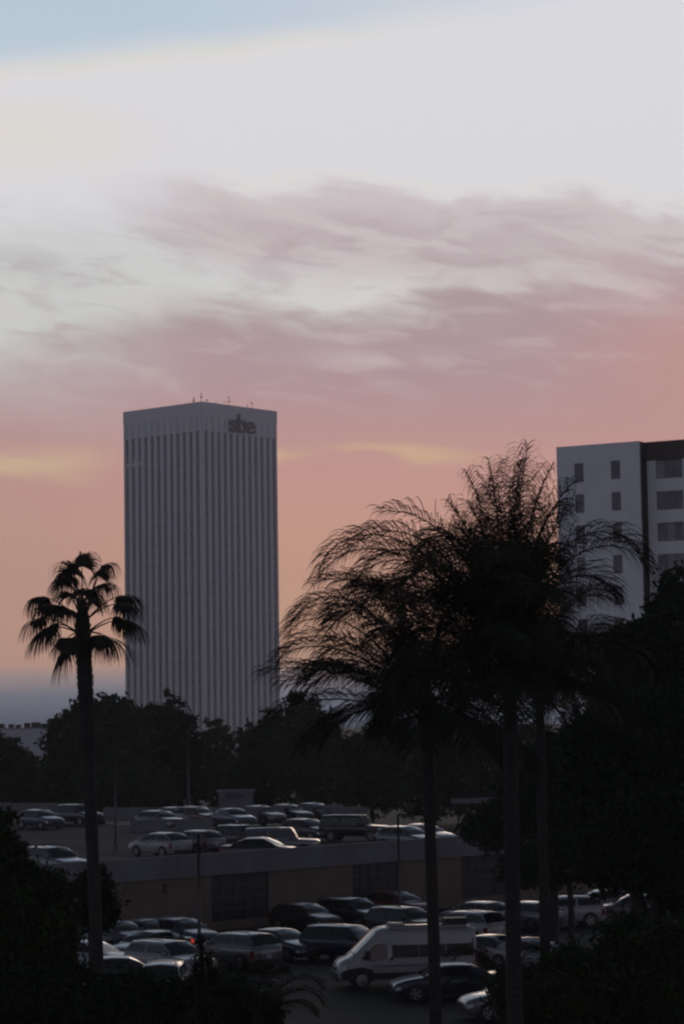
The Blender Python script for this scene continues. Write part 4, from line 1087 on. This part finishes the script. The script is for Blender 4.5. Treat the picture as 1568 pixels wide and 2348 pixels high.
for i in range(330):
    t = 0.70 + 0.30 * i / 330; an = i * 2.39996; k = t * 24; i0 = min(int(k), 23)
    c_ = Vector(pts[i0]).lerp(Vector(pts[i0 + 1]), k - i0); r_ = lerp(rad[i0], rad[i0 + 1], k - i0) * 0.95
    o_ = Vector((math.cos(an), math.sin(an), 0)); sd = Vector((-o_.y, o_.x, 0)); b_ = c_ + o_ * r_
    L_ = rr.uniform(0.07, 0.15); e_ = b_ + o_ * L_ * 0.55 + UP * L_
    n_ = len(bt.v)
    bt.v += [tuple(b_ + sd * 0.05), tuple(b_ - sd * 0.05), tuple(b_ - UP * 0.08), tuple(e_ + sd * 0.02), tuple(e_ - sd * 0.02)]
    bt.f += [(n_, n_ + 1, n_ + 4, n_ + 3), (n_ + 1, n_ + 2, n_ + 4), (n_ + 2, n_, n_ + 3), (n_ + 2, n_ + 3, n_ + 4)]
b_o = bt.build('leaf_base', 'palm_bark', fan); b_o['kind'] = 'stuff'
Z = 269.0
hubs = [  # (hub x, hub y, tip x, tip y) in a close-up of the crown, depth offset, blade radius m, droop
 (620, 240, 520, 330, -0.3, 0.85, 1.1), (600, 300, 500, 330, 0.4, 0.8, 1.2), (720, 220, 735, 150, 0.2, 0.75, 1.3), (680, 300, 640, 220, -0.5, 0.8, 1.2), (885, 215, 960, 190, 0.1, 0.65, 1.5), (850, 300, 880, 220, 0.6, 0.6, 1.4),
 (890, 390, 980, 380, -0.4, 0.70, 1.4), (1040, 480, 1180, 490, 0.3, 0.85, 1.2), (1060, 560, 1240, 600, -0.4, 0.80, 1.2), (1020, 670, 1250, 770, 0.2, 0.95, 0.9), (1080, 700, 1250, 800, 0.6, 0.85, 0.9),
 (910, 840, 1150, 940, -0.2, 1.10, 0.7), (860, 830, 900, 930, 0.5, 0.75, 0.9), (400, 480, 270, 500, 0.2, 0.75, 1.4), (480, 560, 330, 580, -0.4, 0.80, 1.3), (520, 560, 430, 600, 0.5, 0.70, 1.3), (380, 670, 200, 740, 0.1, 0.80, 1.1),
 (490, 730, 250, 900, -0.3, 1.05, 0.8), (420, 760, 300, 880, 0.4, 0.85, 0.9), (590, 915, 540, 1090, 0.1, 1.0, 0.5), (620, 860, 600, 980, -0.6, 0.7, 0.7), (650, 500, 600, 440, -0.9, 0.7, 1.3), (760, 500, 800, 440, 0.9, 0.7, 1.3),
 (800, 480, 860, 420, -0.9, 0.65, 1.3), (690, 460, 700, 380, 0.9, 0.7, 1.3), (830, 560, 900, 520, -1.1, 0.65, 1.3), (640, 620, 560, 640, -1.1, 0.65, 1.2)]
for (hx, hy, tx, ty, dp, rb, dr) in hubs:
    hub = Vector((ctr.x + (hx - 728) / Z * 1.08, FD + dp, ctr.z + (690 - hy) / Z))
    out = Vector(((tx - hx) / Z, dp * 0.5, (hy - ty) / Z))
    fan_frond(fan, (ctr.x + (hx - 728) / Z * 0.12, FD + dp * 0.15, ctr.z - 0.35 + (0.35 if hy < 650 else -0.1)), hub, out, rb * 1.5, rr, spread=rr.uniform(185, 230), droop=dr * 0.85, nseg=44)

# spiky plant in front of the silver car
p = atd(468, 2215, 58.5)
yu = empty('spiky_yucca', (p.x, p.y, 0)); tag(yu, 'dark spiky yucca in front of the silver sport utility car', 'yucca')
rr = random.Random(9)
heads = []
for i, (ox, oz) in enumerate([(-0.05, 0.35), (0.12, 0.0), (-0.22, -0.15), (0.22, -0.35)]):
    e = Vector((p.x + ox, p.y + rr.uniform(-.2, .2), p.z + oz)); heads.append(e)
    MB().tube([(p.x, p.y, 0 if i == 0 else 2.4), (p.x + ox * 0.3, p.y, p.z * 0.55), tuple(e)], [0.11, 0.08, 0.05], 8).build('stem', 'bark', yu, True)
for e in heads:
    s = Strip()
    for j in range(70):
        an = rr.uniform(0, 6.283); el = rr.uniform(-0.7, 1.4); d = Vector((math.cos(an) * math.cos(el), math.sin(an) * math.cos(el), math.sin(el)))
        q = e.copy(); lp = [q.copy()]
        for k in range(3): d = (d - UP * 0.10 * k).normalized(); q = q + d * 0.17; lp.append(q.copy())
        sd = d.cross(UP); sd = sd.normalized() if sd.length > .1 else Vector((1, 0, 0))
        s.ribbon(lp, sd, [0.016, 0.022, 0.014, 0.002])
    MB().add(s.v, s.f).build('leaf_rosette', 'palm_leaf', yu)

# ------------------------------------------------------------------ far tree line and haze
rn = np.random.default_rng(77)
lob = []
for i in range(60):
    x = -170 + i * 6.2 + rn.uniform(-2, 2); lob.append(((x, 640 + rn.uniform(-20, 20), 4.2), (6.5, 6.0, rn.uniform(3.2, 6.0)), 1.0))
V, Fq = leaf_cloud(lob, 26000, 0.55, rn, 0.4, 0.8)
V[:, 2] = np.maximum(V[:, 2], 0.02)
ft = link('distant_trees', npmesh('distant_trees', V, Fq, 'leaf_dark')); ft['kind'] = 'stuff'; ft['label'] = 'low dark line of distant trees at the horizon'; ft['category'] = 'trees'

lob = []
for i in range(34):
    c_ = atd(1180 + i * 30, 1800, 206 - 0.35 * i); lob.append(((c_.x, c_.y + rn.uniform(-1.5, 1.5), 2.2), (1.9, 1.8, rn.uniform(1.8, 3.0)), 1.0))
V, Fq = leaf_cloud(lob, 14000, 0.26, rn, 0.4, 0.35); V[:, 2] = np.maximum(V[:, 2], 0.02)
hg = link('hedge', npmesh('hedge', V, Fq, 'leaf_dark')); hg['kind'] = 'stuff'; hg['label'] = 'dark planting along the foot of the apartment block'; hg['category'] = 'hedge'

hz = MB().box((-4100, -350, -1.02), (4100, 2250, 150)).build('haze', None)
hm = bpy.data.materials.new('haze'); hm.use_nodes = True; hm.node_tree.nodes.clear()
ho = hm.node_tree.nodes.new('ShaderNodeOutputMaterial'); hv = hm.node_tree.nodes.new('ShaderNodeVolumePrincipled')
hv.inputs['Color'].default_value = (0.95, 0.93, 0.93, 1); hv.inputs['Density'].default_value = 1.85e-4; hv.inputs['Anisotropy'].default_value = 0.35
hm.node_tree.links.new(hv.outputs[0], ho.inputs['Volume'])
hz.data.materials.append(hm); hz['kind'] = 'stuff'; hz['label'] = 'thin even evening haze'; hz['category'] = 'haze'
